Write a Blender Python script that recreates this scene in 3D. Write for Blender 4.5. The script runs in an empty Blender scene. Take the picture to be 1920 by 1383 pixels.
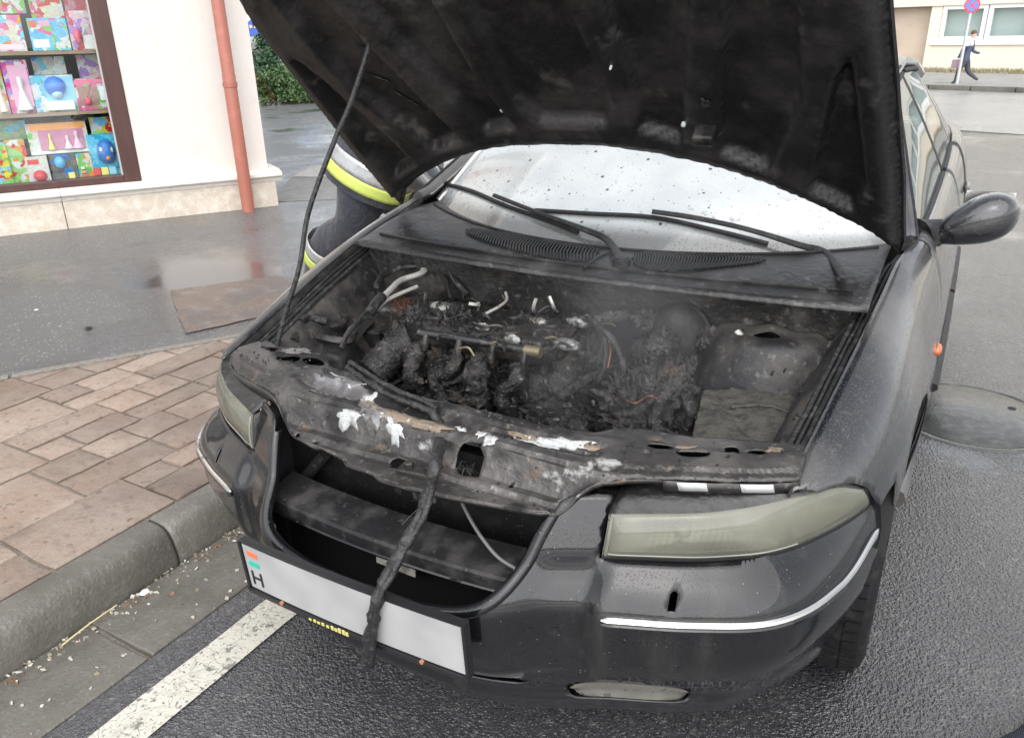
import bpy, math, random
import numpy as np
from mathutils import Vector, Matrix, noise, geometry
from math import radians as R, sin, cos, pi, atan2, hypot
random.seed(7)

# ------------------------------------------------------------------ camera
S = bpy.context.scene
COL = S.collection
CF, CP, CR, CY = 1477.3, R(22.911), R(-1.13), R(29.624)      # focal length (px of a 1920 wide frame), pitch, roll, heading
CO = Vector((0.8647, -0.8856, 1.453))
_fw = Vector((-sin(CY)*cos(CP), cos(CY)*cos(CP), -sin(CP)))
_rt0 = Vector((cos(CY), sin(CY), 0)); _up0 = _rt0.cross(_fw)
_rt = _rt0*cos(CR)+_up0*sin(CR); _up = _up0*cos(CR)-_rt0*sin(CR)
cam = bpy.data.objects.new('camera', bpy.data.cameras.new('camera')); COL.objects.link(cam)
cam.matrix_world = Matrix(((_rt.x,_up.x,-_fw.x,CO.x),(_rt.y,_up.y,-_fw.y,CO.y),(_rt.z,_up.z,-_fw.z,CO.z),(0,0,0,1)))
cam.data.sensor_width = 36; cam.data.lens = CF*36/1920; cam.data.clip_start = .02; cam.data.clip_end = 1500
S.camera = cam

# ------------------------------------------------------------------ sky, sun, exposure (overcast day)
SUN_EL, SUN_AZ = R(52), R(150)
wd = bpy.data.worlds.new('World'); S.world = wd; wd.use_nodes = True
wn = wd.node_tree.nodes; wl = wd.node_tree.links
bg = wn['Background']; bg.inputs['Strength'].default_value = .14
sky = wn.new('ShaderNodeTexSky'); sky.sky_type = 'NISHITA'; sky.sun_disc = False
sky.sun_elevation = SUN_EL; sky.sun_rotation = SUN_AZ; sky.air_density = 1.0; sky.dust_density = 1.5; sky.ozone_density = 1.0
hs = wn.new('ShaderNodeHueSaturation'); hs.inputs['Saturation'].default_value = .22
wl.new(sky.outputs[0], hs.inputs['Color']); wl.new(hs.outputs[0], bg.inputs['Color'])
sl = bpy.data.lights.new('sun', 'SUN'); sl.energy = 1.4; sl.angle = R(100); sl.color = (1, .97, .93)
so = bpy.data.objects.new('sun', sl); COL.objects.link(so)
sd = Vector((sin(SUN_AZ)*cos(SUN_EL), cos(SUN_AZ)*cos(SUN_EL), sin(SUN_EL)))
so.rotation_euler = sd.to_track_quat('Z', 'Y').to_euler(); so.location = (0, 0, 20)
S.view_settings.view_transform = 'Standard'; S.view_settings.look = 'None'; S.view_settings.gamma = 1
S.view_settings.exposure = 1.25
S.render.resolution_x, S.render.resolution_y = 1024, 737
S.render.engine = 'CYCLES'

# ------------------------------------------------------------------ measuring: where a sight line of the photograph meets a known plane
def sight(px, py): return _fw*CF + _rt*(px-960) - _up*(py-691.5)
def at(px, py, x=None, y=None, z=None):
    d = sight(px, py); k, v = (0, x) if x is not None else (1, y) if y is not None else (2, z)
    return CO + d*((v-CO[k])/d[k])
def onplane(px, py, p0, n):
    d = sight(px, py); return CO + d*((Vector(p0)-CO).dot(n)/d.dot(n))

# ------------------------------------------------------------------ mesh helpers
def lerp(a, b, t): return a+(b-a)*t
def sstep(a, b, x):
    t = min(1, max(0, (x-a)/(b-a))); return t*t*(3-2*t)
def interp(x, tab):
    if x <= tab[0][0]: return tab[0][1]
    for (a, va), (b, vb) in zip(tab, tab[1:]):
        if x <= b: return va+(vb-va)*(x-a)/(b-a)
    return tab[-1][1]
def sinterp(x, tab):                                   # smooth table (cubic hermite)
    n = len(tab)
    if x <= tab[0][0]: return tab[0][1]
    if x >= tab[-1][0]: return tab[-1][1]
    for i in range(n-1):
        if x <= tab[i+1][0]: break
    x0, y0 = tab[i]; x1, y1 = tab[i+1]; h = x1-x0
    def sl(j):
        if j == 0: return (tab[1][1]-tab[0][1])/(tab[1][0]-tab[0][0])
        if j == n-1: return (tab[-1][1]-tab[-2][1])/(tab[-1][0]-tab[-2][0])
        return (tab[j+1][1]-tab[j-1][1])/(tab[j+1][0]-tab[j-1][0])
    t = (x-x0)/h; m0 = sl(i)*h; m1 = sl(i+1)*h
    return (2*t**3-3*t*t+1)*y0+(t**3-2*t*t+t)*m0+(-2*t**3+3*t*t)*y1+(t**3-t*t)*m1
def spline(pts, n=6, closed=False):
    P = [Vector(p) for p in pts]; out = []; m = len(P)
    rng = range(m if closed else m-1)
    for i in rng:
        if closed: a, b, c, d = P[i-1], P[i], P[(i+1) % m], P[(i+2) % m]
        else: a, b, c, d = P[max(i-1, 0)], P[i], P[i+1], P[min(i+2, m-1)]
        for k in range(n):
            t = k/n
            out.append(.5*((2*b)+(c-a)*t+(2*a-5*b+4*c-d)*t*t+(3*b-a-3*c+d)*t**3))
    if not closed: out.append(P[-1])
    return out
def nz(p, s=1.0, o=0.0): return noise.noise(Vector(p)*s+Vector((o, o*1.7, o*.3)))
def fbm(p, s=1.0, oct=4, o=0.0): return noise.fractal(Vector(p)*s+Vector((o, o*1.7, o*.3)), 1.0, 2.0, oct)

class MB:
    def __init__(s): s.v = []; s.f = []
    def add(s, v, f):
        o = len(s.v); s.v += [Vector(p) for p in v]; s.f += [tuple(i+o for i in q) for q in f]; return s
    def box(s, c, d, rot=None):
        x, y, z = d[0]/2, d[1]/2, d[2]/2; c = Vector(c)
        vs = [Vector((a*x, b*y, e*z)) for a in (-1, 1) for b in (-1, 1) for e in (-1, 1)]
        if rot is not None: vs = [rot @ p for p in vs]
        return s.add([p+c for p in vs], [(0,1,3,2),(4,6,7,5),(0,4,5,1),(2,3,7,6),(0,2,6,4),(1,5,7,3)])
    def tube(s, path, r, n=8, caps=True, sq=None):
        P = [Vector(p) for p in path]; m = len(P)
        rr = r if isinstance(r, (list, tuple)) else [r]*m
        T = [(P[min(i+1, m-1)]-P[max(i-1, 0)]).normalized() for i in range(m)]
        u = T[0].orthogonal().normalized(); vs = []
        for i in range(m):
            u = (u-T[i]*u.dot(T[i])); u = u.normalized() if u.length > 1e-6 else T[i].orthogonal().normalized()
            w = T[i].cross(u)
            for k in range(n):
                a = 2*pi*k/n; vs.append(P[i]+(u*cos(a)*(sq[0] if sq else 1)+w*sin(a)*(sq[1] if sq else 1))*rr[i])
        fs = [(i*n+k, i*n+(k+1) % n, (i+1)*n+(k+1) % n, (i+1)*n+k) for i in range(m-1) for k in range(n)]
        if caps: fs += [tuple(range(n-1, -1, -1)), tuple((m-1)*n+k for k in range(n))]
        return s.add(vs, fs)
    def lathe(s, prof, c=(0,0,0), axis=(0,0,1), n=24, ref=None):
        A = Vector(axis).normalized(); u = Vector(ref).normalized() if ref else A.orthogonal().normalized(); w = A.cross(u); c = Vector(c)
        vs = [c+A*h+(u*cos(2*pi*k/n)+w*sin(2*pi*k/n))*r for r, h in prof for k in range(n)]; m = len(prof)
        fs = [(i*n+k, i*n+(k+1) % n, (i+1)*n+(k+1) % n, (i+1)*n+k) for i in range(m-1) for k in range(n)]
        fs += [tuple(range(n-1, -1, -1)), tuple((m-1)*n+k for k in range(n))]
        return s.add(vs, fs)
    def prism(s, poly, h0, h1, f=None):                # poly of (x, y), extruded in z (or through f(x, y, h))
        f = f or (lambda x, y, h: (x, y, h)); n = len(poly)
        vs = [f(x, y, h0) for x, y in poly]+[f(x, y, h1) for x, y in poly]
        return s.add(vs, [tuple(range(n-1, -1, -1)), tuple(range(n, 2*n))]+[(i, (i+1) % n, n+(i+1) % n, n+i) for i in range(n)])
    def grid(s, fn, nu, nv):
        vs = [fn(i/nu, j/nv) for j in range(nv+1) for i in range(nu+1)]; w = nu+1
        return s.add(vs, [(j*w+i, j*w+i+1, (j+1)*w+i+1, (j+1)*w+i) for j in range(nv) for i in range(nu)])
    def sweep(s, prof, path_fn, caps=True):            # prof: list of (a, b); path_fn: list of functions (a, b) -> point
        n = len(prof); vs = [fn(a, b) for fn in path_fn for a, b in prof]; m = len(path_fn)
        fs = [(i*n+k, i*n+(k+1) % n, (i+1)*n+(k+1) % n, (i+1)*n+k) for i in range(m-1) for k in range(n)]
        if caps: fs += [tuple(range(n-1, -1, -1)), tuple((m-1)*n+k for k in range(n))]
        return s.add(vs, fs)

def inpoly(P, poly):
    P = np.asarray(P, float); q = np.asarray(poly, float); x, y = P[:, 0], P[:, 1]
    ins = np.zeros(len(P), bool); x0, y0 = q[-1]
    for x1, y1 in q:
        c = ((y1 > y) != (y0 > y))
        with np.errstate(divide='ignore', invalid='ignore'):
            ins ^= c & (x < (x0-x1)*(y-y1)/(y0-y1+1e-30)+x1)
        x0, y0 = x1, y1
    return ins
def resamp(poly, step):
    out = []; n = len(poly)
    for i in range(n):
        a = poly[i]; b = poly[(i+1) % n]; L = hypot(b[0]-a[0], b[1]-a[1]); k = max(1, int(round(L/step)))
        out += [(lerp(a[0], b[0], t/k), lerp(a[1], b[1], t/k)) for t in range(k)]
    return out
def ellipse(cx, cy, a, b, rot=0, n=14, wob=0):
    o = []
    for k in range(n):
        t = 2*pi*k/n; r = 1+wob*(nz((cos(t)*1.3, sin(t)*1.3, cx*9+cy*7), 1.5)+(.6*nz((cos(t)*1.3, sin(t)*1.3, cx*5+cy*3), 5) if wob > .5 else 0))
        x, y = a*cos(t)*r, b*sin(t)*r
        o.append((cx+x*cos(rot)-y*sin(rot), cy+x*sin(rot)+y*cos(rot)))
    return o
def panel(outline, fn, holes=(), step=.02, keep=None): # a sheet: outline with holes, triangulated, every point placed by fn(u, v)
    loops = [resamp(outline, step)]+[resamp(h, step*.8) for h in holes]
    pts = []; edges = []
    for L in loops:
        o = len(pts); pts += L; edges += [(o+i, o+(i+1) % len(L)) for i in range(len(L))]
    A = np.array(loops[0]); x0, y0 = A.min(0); x1, y1 = A.max(0)
    gx = np.arange(x0+step*.5, x1, step); gy = np.arange(y0+step*.5, y1, step*.87)
    G = np.array([(x+(step*.5 if j % 2 else 0), y) for j, y in enumerate(gy) for x in gx])
    if len(G):
        ok = inpoly(G, loops[0])
        for h in loops[1:]: ok &= ~inpoly(G, h)
        G = G[ok]; B = np.array(pts)
        if len(G):
            d = np.full(len(G), 9.)
            for b in B: d = np.minimum(d, np.hypot(G[:, 0]-b[0], G[:, 1]-b[1]))
            pts += [tuple(p) for p in G[d > step*.45]]
    vs, es, fs, *_ = geometry.delaunay_2d_cdt([Vector(p) for p in pts], edges, [], 0, 1e-7)
    C = np.array([[sum(vs[i].x for i in f)/len(f), sum(vs[i].y for i in f)/len(f)] for f in fs])
    ok = inpoly(C, loops[0])
    for h in loops[1:]: ok &= ~inpoly(C, h)
    m = MB(); m.v = [Vector(fn(p.x, p.y)) for p in vs]; m.f = [tuple(f) for f, k in zip(fs, ok) if k]
    return m

def mk(name, mb, mat, parent=None, label=None, cat=None, group=None, kind=None, smooth=True, angle=38, solid=0, bevel=0, subsurf=0, offset=-1, origin=None):
    used = sorted({i for f in mb.f for i in f}); mp = {i: k for k, i in enumerate(used)}
    P = np.array([mb.v[i][:] for i in used]); lo, hi = P.min(0), P.max(0)
    o = Vector(origin) if origin is not None else Vector(((lo[0]+hi[0])/2, (lo[1]+hi[1])/2, lo[2]))
    me = bpy.data.meshes.new(name)
    me.from_pydata([tuple(p-np.array(o)) for p in P], [], [tuple(mp[i] for i in f) for f in mb.f]); me.validate(); me.update()
    if smooth:
        me.polygons.foreach_set('use_smooth', [True]*len(me.polygons)); me.set_sharp_from_angle(angle=R(angle))
    if mat: me.materials.append(mat)
    ob = bpy.data.objects.new(name, me); COL.objects.link(ob); ob.location = o
    if parent:
        ob.parent = parent; ob.matrix_parent_inverse = wmat(parent).inverted()
    if bevel:
        b = ob.modifiers.new('bevel', 'BEVEL'); b.width = bevel; b.segments = 2; b.limit_method = 'ANGLE'; b.angle_limit = R(35)
    if solid:
        q = ob.modifiers.new('solid', 'SOLIDIFY'); q.thickness = solid; q.offset = offset
    if subsurf:
        q = ob.modifiers.new('sub', 'SUBSURF'); q.levels = q.render_levels = subsurf
    tag(ob, label, cat, group, kind); return ob
def wmat(o):
    m = Matrix.LocRotScale(o.location, o.rotation_euler, o.scale)
    return (wmat(o.parent) @ o.matrix_parent_inverse @ m) if o.parent else m
def tag(o, label=None, cat=None, group=None, kind=None):
    for k, v in (('label', label), ('category', cat), ('group', group), ('kind', kind)):
        if v: o[k] = v
    return o
def root(name, loc, label, cat, group=None):
    o = bpy.data.objects.new(name, None); COL.objects.link(o); o.location = loc; o.empty_display_size = .1
    return tag(o, label, cat, group)

# ------------------------------------------------------------------ materials
def mt(name, col, rough=.5, metal=0.0, layers=(), bumps=(), coat=0.0, coat_rough=.05, spec=.5, vary=0.0, sheen=0, trans=None, coord='world', emit=None):
    m = bpy.data.materials.new(name); m.use_nodes = True; nt = m.node_tree; N = nt.nodes; L = nt.links
    b = N['Principled BSDF']
    def rgb(c): return (c[0], c[1], c[2], 1)
    if coord == 'world': co = N.new('ShaderNodeNewGeometry').outputs['Position']
    elif coord == 'gen': co = N.new('ShaderNodeTexCoord').outputs['Generated']
    else: co = N.new('ShaderNodeTexCoord').outputs['Object']
    def tex(kind, scale, detail=4, stretch=None, off=0, dist=0, rough_=.55):
        src = co
        if stretch or off:
            mp = N.new('ShaderNodeMapping'); mp.inputs['Scale'].default_value = stretch or (1, 1, 1); mp.inputs['Location'].default_value = (off, off*.7, off*.3)
            L.new(co, mp.inputs['Vector']); src = mp.outputs[0]
        if kind == 'noise':
            t = N.new('ShaderNodeTexNoise'); t.inputs['Scale'].default_value = scale; t.inputs['Detail'].default_value = detail; t.inputs['Roughness'].default_value = rough_
            t.inputs['Distortion'].default_value = dist; L.new(src, t.inputs['Vector']); return t.outputs['Fac']
        if kind in ('voro', 'edge', 'cell'):
            if dist:
                w = N.new('ShaderNodeTexNoise'); w.inputs['Scale'].default_value = scale*1.7; L.new(src, w.inputs['Vector'])
                a = N.new('ShaderNodeVectorMath'); a.operation = 'MULTIPLY_ADD'; a.inputs[1].default_value = (dist,)*3
                L.new(w.outputs['Color'], a.inputs[0]); L.new(src, a.inputs[2]); src = a.outputs[0]
            t = N.new('ShaderNodeTexVoronoi'); t.inputs['Scale'].default_value = scale
            if kind == 'edge': t.feature = 'DISTANCE_TO_EDGE'
            L.new(src, t.inputs['Vector'])
            if kind == 'cell':
                sp = N.new('ShaderNodeSeparateColor'); L.new(t.outputs['Color'], sp.inputs[0]); return sp.outputs[0]
            return t.outputs['Distance']
        if kind == 'wave':
            t = N.new('ShaderNodeTexWave'); t.inputs['Scale'].default_value = scale; t.inputs['Distortion'].default_value = dist; L.new(src, t.inputs['Vector']); return t.outputs['Fac']
        if kind in 'xyz':
            s = N.new('ShaderNodeSeparateXYZ'); L.new(src, s.inputs[0]); return s.outputs['xyz'.index(kind)]
    def mrange(v, lo, hi, a=0., c=1.):
        r = N.new('ShaderNodeMapRange'); r.interpolation_type = 'SMOOTHSTEP'
        if lo > hi: lo, hi, a, c = hi, lo, c, a
        r.inputs[1].default_value = lo; r.inputs[2].default_value = hi; r.inputs[3].default_value = a; r.inputs[4].default_value = c
        L.new(v, r.inputs[0]); return r.outputs[0]
    cc = N.new('ShaderNodeRGB'); cc.outputs[0].default_value = rgb(col); c = cc.outputs[0]
    rv = N.new('ShaderNodeValue'); rv.outputs[0].default_value = rough; r = rv.outputs[0]
    for l in layers:
        f = mrange(tex(l.get('k', 'noise'), l['s'], l.get('d', 4), l.get('st'), l.get('off', 0), l.get('dist', 0), l.get('r', .55)), l['lo'], l['hi'], 0, l.get('amt', 1))
        if 'mask' in l:
            q = l['mask']; g = mrange(tex(q.get('k', 'noise'), q['s'], q.get('d', 3), q.get('st'), q.get('off', 0), q.get('dist', 0)), q['lo'], q['hi'])
            mu = N.new('ShaderNodeMath'); mu.operation = 'MULTIPLY'; L.new(f, mu.inputs[0]); L.new(g, mu.inputs[1]); f = mu.outputs[0]
        if 'c' in l:
            x = N.new('ShaderNodeMix'); x.data_type = 'RGBA'; x.blend_type = l.get('blend', 'MIX')
            L.new(f, x.inputs[0]); L.new(c, x.inputs[6]); x.inputs[7].default_value = rgb(l['c']); c = x.outputs[2]
        if 'rough' in l:
            x = N.new('ShaderNodeMix'); L.new(f, x.inputs[0]); L.new(r, x.inputs[2]); x.inputs[3].default_value = l['rough']; r = x.outputs[0]
        if 'metal' in l:
            x = N.new('ShaderNodeMix'); L.new(f, x.inputs[0]); x.inputs[2].default_value = metal; x.inputs[3].default_value = l['metal']; L.new(x.outputs[0], b.inputs['Metallic'])
    if vary:
        oi = N.new('ShaderNodeObjectInfo'); h = N.new('ShaderNodeHueSaturation')
        L.new(mrange(oi.outputs['Random'], 0, 1, 1-vary, 1+vary), h.inputs['Value']); L.new(c, h.inputs['Color']); c = h.outputs[0]
    L.new(c, b.inputs['Base Color']); L.new(r, b.inputs['Roughness'])
    if not any('metal' in l for l in layers): b.inputs['Metallic'].default_value = metal
    b.inputs['Coat Weight'].default_value = coat; b.inputs['Coat Roughness'].default_value = coat_rough; b.inputs['Specular IOR Level'].default_value = spec
    if sheen: b.inputs['Sheen Weight'].default_value = sheen
    if trans: b.inputs['Transmission Weight'].default_value = trans
    prev = None
    for q in bumps:
        bn = N.new('ShaderNodeBump'); bn.inputs['Distance'].default_value = q['h']; bn.inputs['Strength'].default_value = q.get('amt', 1)
        t = tex(q.get('k', 'noise'), q['s'], q.get('d', 3), q.get('st'), q.get('off', 0), q.get('dist', 0))
        if 'lo' in q: t = mrange(t, q['lo'], q['hi'])
        if 'mask' in q:
            w_ = q['mask']; g = mrange(tex(w_.get('k', 'noise'), w_['s'], w_.get('d', 4), w_.get('st'), w_.get('off', 0)), w_['lo'], w_['hi']); mu = N.new('ShaderNodeMath'); mu.operation = 'MULTIPLY'; L.new(t, mu.inputs[0]); L.new(g, mu.inputs[1]); t = mu.outputs[0]
        L.new(t, bn.inputs['Height'])
        if prev: L.new(prev, bn.inputs['Normal'])
        prev = bn.outputs[0]
    if prev: L.new(prev, b.inputs['Normal'])
    if prev and coat: L.new(prev, b.inputs['Coat Normal'])
    return m
def glassmat(name, tint=(.9, .95, .95), rough=.02, film=None, film_amt=0.0, film_layers=None):
    # thin pane: what passes straight through, the mirror of the sky by its fresnel, and an optional pale film of fog or dust
    m = bpy.data.materials.new(name); m.use_nodes = True; nt = m.node_tree; N = nt.nodes; L = nt.links
    N.remove(N['Principled BSDF']); out = N['Material Output']
    tr = N.new('ShaderNodeBsdfTransparent'); tr.inputs[0].default_value = (*tint, 1)
    gl = N.new('ShaderNodeBsdfGlossy'); gl.inputs['Roughness'].default_value = rough
    gg = N.new('ShaderNodeNewGeometry'); vd_ = N.new('ShaderNodeVectorMath'); vd_.operation = 'DOT_PRODUCT'; L.new(gg.outputs['Normal'], vd_.inputs[0]); L.new(gg.outputs['Incoming'], vd_.inputs[1])
    def mth(op, a, b_=None, c=None):
        q = N.new('ShaderNodeMath'); q.operation = op
        for k, v in enumerate((a, b_, c)):
            if v is None: continue
            if isinstance(v, (int, float)): q.inputs[k].default_value = v
            else: L.new(v, q.inputs[k])
        return q
    fr = mth('MULTIPLY_ADD', mth('POWER', mth('SUBTRACT', 1.0, mth('ABSOLUTE', vd_.outputs['Value']).outputs[0]).outputs[0], 5.0).outputs[0], .94, .055)
    base = tr.outputs[0]
    if film:
        df = N.new('ShaderNodeBsdfDiffuse'); df.inputs[0].default_value = (*film, 1); mx = N.new('ShaderNodeMixShader'); mx.inputs[0].default_value = film_amt
        if film_layers:
            ge = N.new('ShaderNodeNewGeometry'); prev = None
            t = N.new('ShaderNodeTexNoise'); t.inputs['Scale'].default_value = film_layers[0]; t.inputs['Detail'].default_value = 5; L.new(ge.outputs['Position'], t.inputs['Vector'])
            r = N.new('ShaderNodeMapRange'); r.inputs[1].default_value = film_layers[1]; r.inputs[2].default_value = film_layers[2]; r.inputs[3].default_value = film_layers[3]; r.inputs[4].default_value = film_layers[4]
            L.new(t.outputs['Fac'], r.inputs[0]); L.new(r.outputs[0], mx.inputs[0])
        L.new(base, mx.inputs[1]); L.new(df.outputs[0], mx.inputs[2]); base = mx.outputs[0]
    m2 = N.new('ShaderNodeMixShader'); L.new(fr.outputs[0], m2.inputs[0]); L.new(base, m2.inputs[1]); L.new(gl.outputs[0], m2.inputs[2]); L.new(m2.outputs[0], out.inputs['Surface'])
    return m
D = dict
ASPH = mt('wet_asphalt', (.046,.046,.050), .28, layers=[D(k='cell', s=150, lo=.55, hi=1, c=(.095,.095,.10), amt=.6), D(k='cell', s=90, lo=.88, hi=1, c=(.17,.167,.165), amt=.5, off=3),
      D(s=.9, lo=.42, hi=.62, rough=.12, d=5, off=2), D(s=.7, lo=.5, hi=.72, c=(.024,.024,.026), d=5, off=4), D(s=1.3, lo=.55, hi=.7, c=(.075,.075,.074), d=6, off=8, amt=.6)],
      bumps=[D(k='voro', s=105, h=.0019, lo=.75, hi=.1, mask=D(s=.9, lo=.66, hi=.50, off=2, d=5)), D(k='voro', s=210, h=.0012, lo=.7, hi=.1, off=3, mask=D(s=.9, lo=.66, hi=.50, off=2, d=5)), D(s=3, h=.0015)], coat=1.0, coat_rough=.09)
PAVE = mt('footway_asphalt', (.088,.088,.091), .55, layers=[D(k='cell', s=210, lo=.5, hi=1, c=(.14,.14,.14), amt=.6), D(k='cell', s=120, lo=.93, hi=1, c=(.3,.3,.29), off=5),
      D(s=.75, lo=.46, hi=.6, rough=.14, c=(.05,.05,.053), d=5), D(s=.32, lo=.5, hi=.7, c=(.13,.125,.12), off=7, amt=.5), D(s=2.2, lo=.6, hi=.72, c=(.04,.038,.037), d=6, off=11, amt=.6)],
      bumps=[D(k='voro', s=170, h=.0018, lo=.7, hi=.1, mask=D(s=.75, lo=.64, hi=.5, d=5)), D(s=4, h=.0008)], coat=.6, coat_rough=.18)
SLAB = mt('paving_stone', (.235,.168,.128), .5, layers=[D(s=2.2, lo=.35, hi=.65, c=(.27,.215,.18), amt=.9, off=9), D(s=9, lo=.35, hi=.7, c=(.29,.235,.195), amt=.7), D(s=38, lo=.45, hi=.75, c=(.19,.138,.108), amt=.7), D(s=150, lo=.55, hi=.8, c=(.36,.31,.27), amt=.5),
      D(s=2.6, lo=.48, hi=.66, c=(.15,.112,.09), amt=.7, rough=.22), D(k='cell', s=75, lo=.95, hi=1, c=(.09,.075,.062), amt=.6)], bumps=[D(s=40, h=.004, d=5), D(s=170, h=.0015)], vary=.17)
JOINT = mt('joint_sand', (.15,.128,.108), .9, layers=[D(s=90, lo=.4, hi=.7, c=(.2,.18,.155))], bumps=[D(s=120, h=.004)])
CONC = mt('kerb_concrete', (.135,.126,.110), .42, layers=[D(s=7, lo=.4, hi=.65, c=(.11,.105,.09), rough=.3), D(s=60, lo=.5, hi=.8, c=(.19,.18,.165), amt=.5), D(k='cell', s=140, lo=.9, hi=1, c=(.22,.21,.195), amt=.35),
      D(s=2.3, lo=.5, hi=.68, c=(.085,.08,.065), amt=.8, off=2)], bumps=[D(s=110, h=.002), D(s=22, h=.004, d=5)], vary=.08)
PAINTW = mt('road_paint', (.52,.50,.44), .55, layers=[D(k='edge', s=13, lo=.016, hi=.0, amt=.7, c=(.10,.10,.095), dist=.08, mask=D(s=5, lo=.48, hi=.62)), D(s=35, lo=.52, hi=.72, c=(.42,.40,.35)), D(s=130, lo=.56, hi=.66, c=(.09,.09,.09), amt=.85), D(s=24, lo=.60, hi=.66, c=(.10,.10,.10), amt=.8, d=7, off=2),
      D(s=8, lo=.56, hi=.75, c=(.38,.36,.32))], bumps=[D(s=120, h=.002), D(k='edge', s=13, lo=0, hi=.02, h=.0012, dist=.08)])
PLASTER = mt('render_wall', (.62,.58,.54), .9, layers=[D(s=.9, lo=.5, hi=.8, c=(.70,.63,.57), amt=.6, d=6), D(s=30, lo=.55, hi=.8, c=(.66,.61,.56), amt=.4), D(s=4, lo=.60, hi=.75, c=(.52,.47,.42), amt=.5, d=7, off=6), D(s=85, lo=.63, hi=.70, c=(.36,.32,.29), amt=.55, mask=D(s=1.6, lo=.48, hi=.62, off=3))], bumps=[D(s=160, h=.0015), D(s=25, h=.002)])
STONE = mt('plinth_stone', (.55,.48,.395), .85, layers=[D(s=14, lo=.4, hi=.7, c=(.66,.61,.53), d=6), D(s=45, lo=.55, hi=.75, c=(.42,.36,.29), amt=.8, d=5), D(s=3, lo=.5, hi=.75, c=(.45,.38,.31), amt=.5, off=3)], bumps=[D(s=60, h=.004, d=5)])
LEDGE = mt('ledge_stone', (.70,.66,.60), .8, layers=[D(s=20, lo=.5, hi=.75, c=(.52,.48,.43), amt=.6), D(s=2, lo=.5, hi=.7, c=(.6,.55,.49), amt=.6, st=(1,1,6))], bumps=[D(s=90, h=.002)])
PIPE = mt('drainpipe_paint', (.35,.125,.09), .45, layers=[D(s=8, lo=.45, hi=.75, c=(.45,.17,.12), amt=.7), D(s=60, lo=.62, hi=.75, c=(.33,.12,.09), amt=.5)], bumps=[D(s=40, h=.001)])
WOODF = mt('brown_frame_paint', (.062,.026,.022), .45, layers=[D(s=20, lo=.4, hi=.7, c=(.085,.036,.03), amt=.7, st=(1,1,.15))])
SHELF = mt('shelf_wood', (.36,.25,.17), .6, layers=[D(s=25, lo=.4, hi=.7, c=(.28,.18,.115), st=(.3,.3,2))])
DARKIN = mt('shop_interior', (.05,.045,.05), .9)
PANE = glassmat('window_glass', (.93,.96,.96))
BLACKRUB = mt('rubber', (.016,.016,.017), .55, layers=[D(s=30, lo=.5, hi=.7, c=(.035,.034,.033), amt=.6)], bumps=[D(s=120, h=.0006)], spec=.25)
# ------------------------------------------------------------------ ground, road, kerb, paving
def sheet(name, poly, z, mat, parent=None, kind='structure', step=None):
    return mk(name, MB().add([(x, y, z) for x, y in poly], [tuple(range(len(poly)))]), mat, parent, kind=kind if not parent else None, smooth=False)
GROUND = mt('far_ground', (.12,.115,.10), .9, layers=[D(s=.3, lo=.4, hi=.7, c=(.09,.1,.06))])
sheet('ground', [(-400,-400),(400,-400),(400,400),(-400,400)], -.10, GROUND)
KA = R(.8); ku = Vector((sin(KA), cos(KA), 0)); kw = Vector((-cos(KA), sin(KA), 0)); K0 = Vector((-1.01, 0, 0))
def kl(u, w, z=0.): return K0+ku*u+kw*w+Vector((0, 0, z))
road = sheet('road', [kl(-14, -.275)[:2], (60,-14), (60,45), kl(45, -.275)[:2]], 0, ASPH)
pavement = sheet('pavement', [kl(-14, .12)[:2], kl(19, .12)[:2], (-60, 26), (-60, -14)], .105, PAVE)
# kerb stones, one metre each
kerb = mk('kerb', MB().prism([(p.x, p.y) for p in (kl(-6, .13), kl(-6, .0), kl(14, .0), kl(14, .13))], -.08, -.02), JOINT, kind='structure', smooth=False)
kp = [(.003,-.05),(.003,.03),(.014,.075),(.026,.098),(.045,.111),(.07,.116),(.118,.117),(.118,-.05)]
for i in range(-3, 13):
    u0 = i+.34; m = MB(); g = .004
    us = [u0+g, u0+g+.012]+[u0+k*.14 for k in range(1, 7)]+[u0+1-g-.012, u0+1-g]
    def kf(u, e):
        def f(a, b):
            j = nz((u*4, a*30, b*30), 1)*.0035
            sh = .006 if e else 0
            return kl(u, a+(sh if a < .1 else 0)+j, b-(sh if b > 0 else 0)+j*.6)
        return f
    m.sweep(kp, [kf(u, k in (0, len(us)-1)) for k, u in enumerate(us)])
    mk('kerb_stone', m, CONC, kerb, angle=50)
gutter = mk('gutter', MB().prism([(p.x, p.y) for p in (kl(-6, .003), kl(-6, -.278), kl(14, -.278), kl(14, .003))], -.08, -.014), JOINT, kind='structure', smooth=False)
for i in range(-8, 24):
    u0 = i*.5+.03; m = MB(); j = [random.uniform(-.003, .003) for _ in range(4)]
    P = [(u0+.008, -.272), (u0+.492, -.272), (u0+.492, -.004), (u0+.008, -.004)]
    pts = resamp(P, .06); n = len(pts)
    top = [kl(u+nz((u, w, 3), 12)*.004, w+nz((u, w, 7), 12)*.004, .005-.012*(w+.27)/.27+interp(u, [(u0, j[0]), (u0+.5, j[1])])) for u, w in pts]
    m.add(top+[Vector((p.x, p.y, -.05)) for p in top], [tuple(range(n))]+[(k, n+k, n+(k+1) % n, (k+1) % n) for k in range(n)])
    mk('gutter_slab', m, CONC, gutter, smooth=False, bevel=.004)
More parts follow.
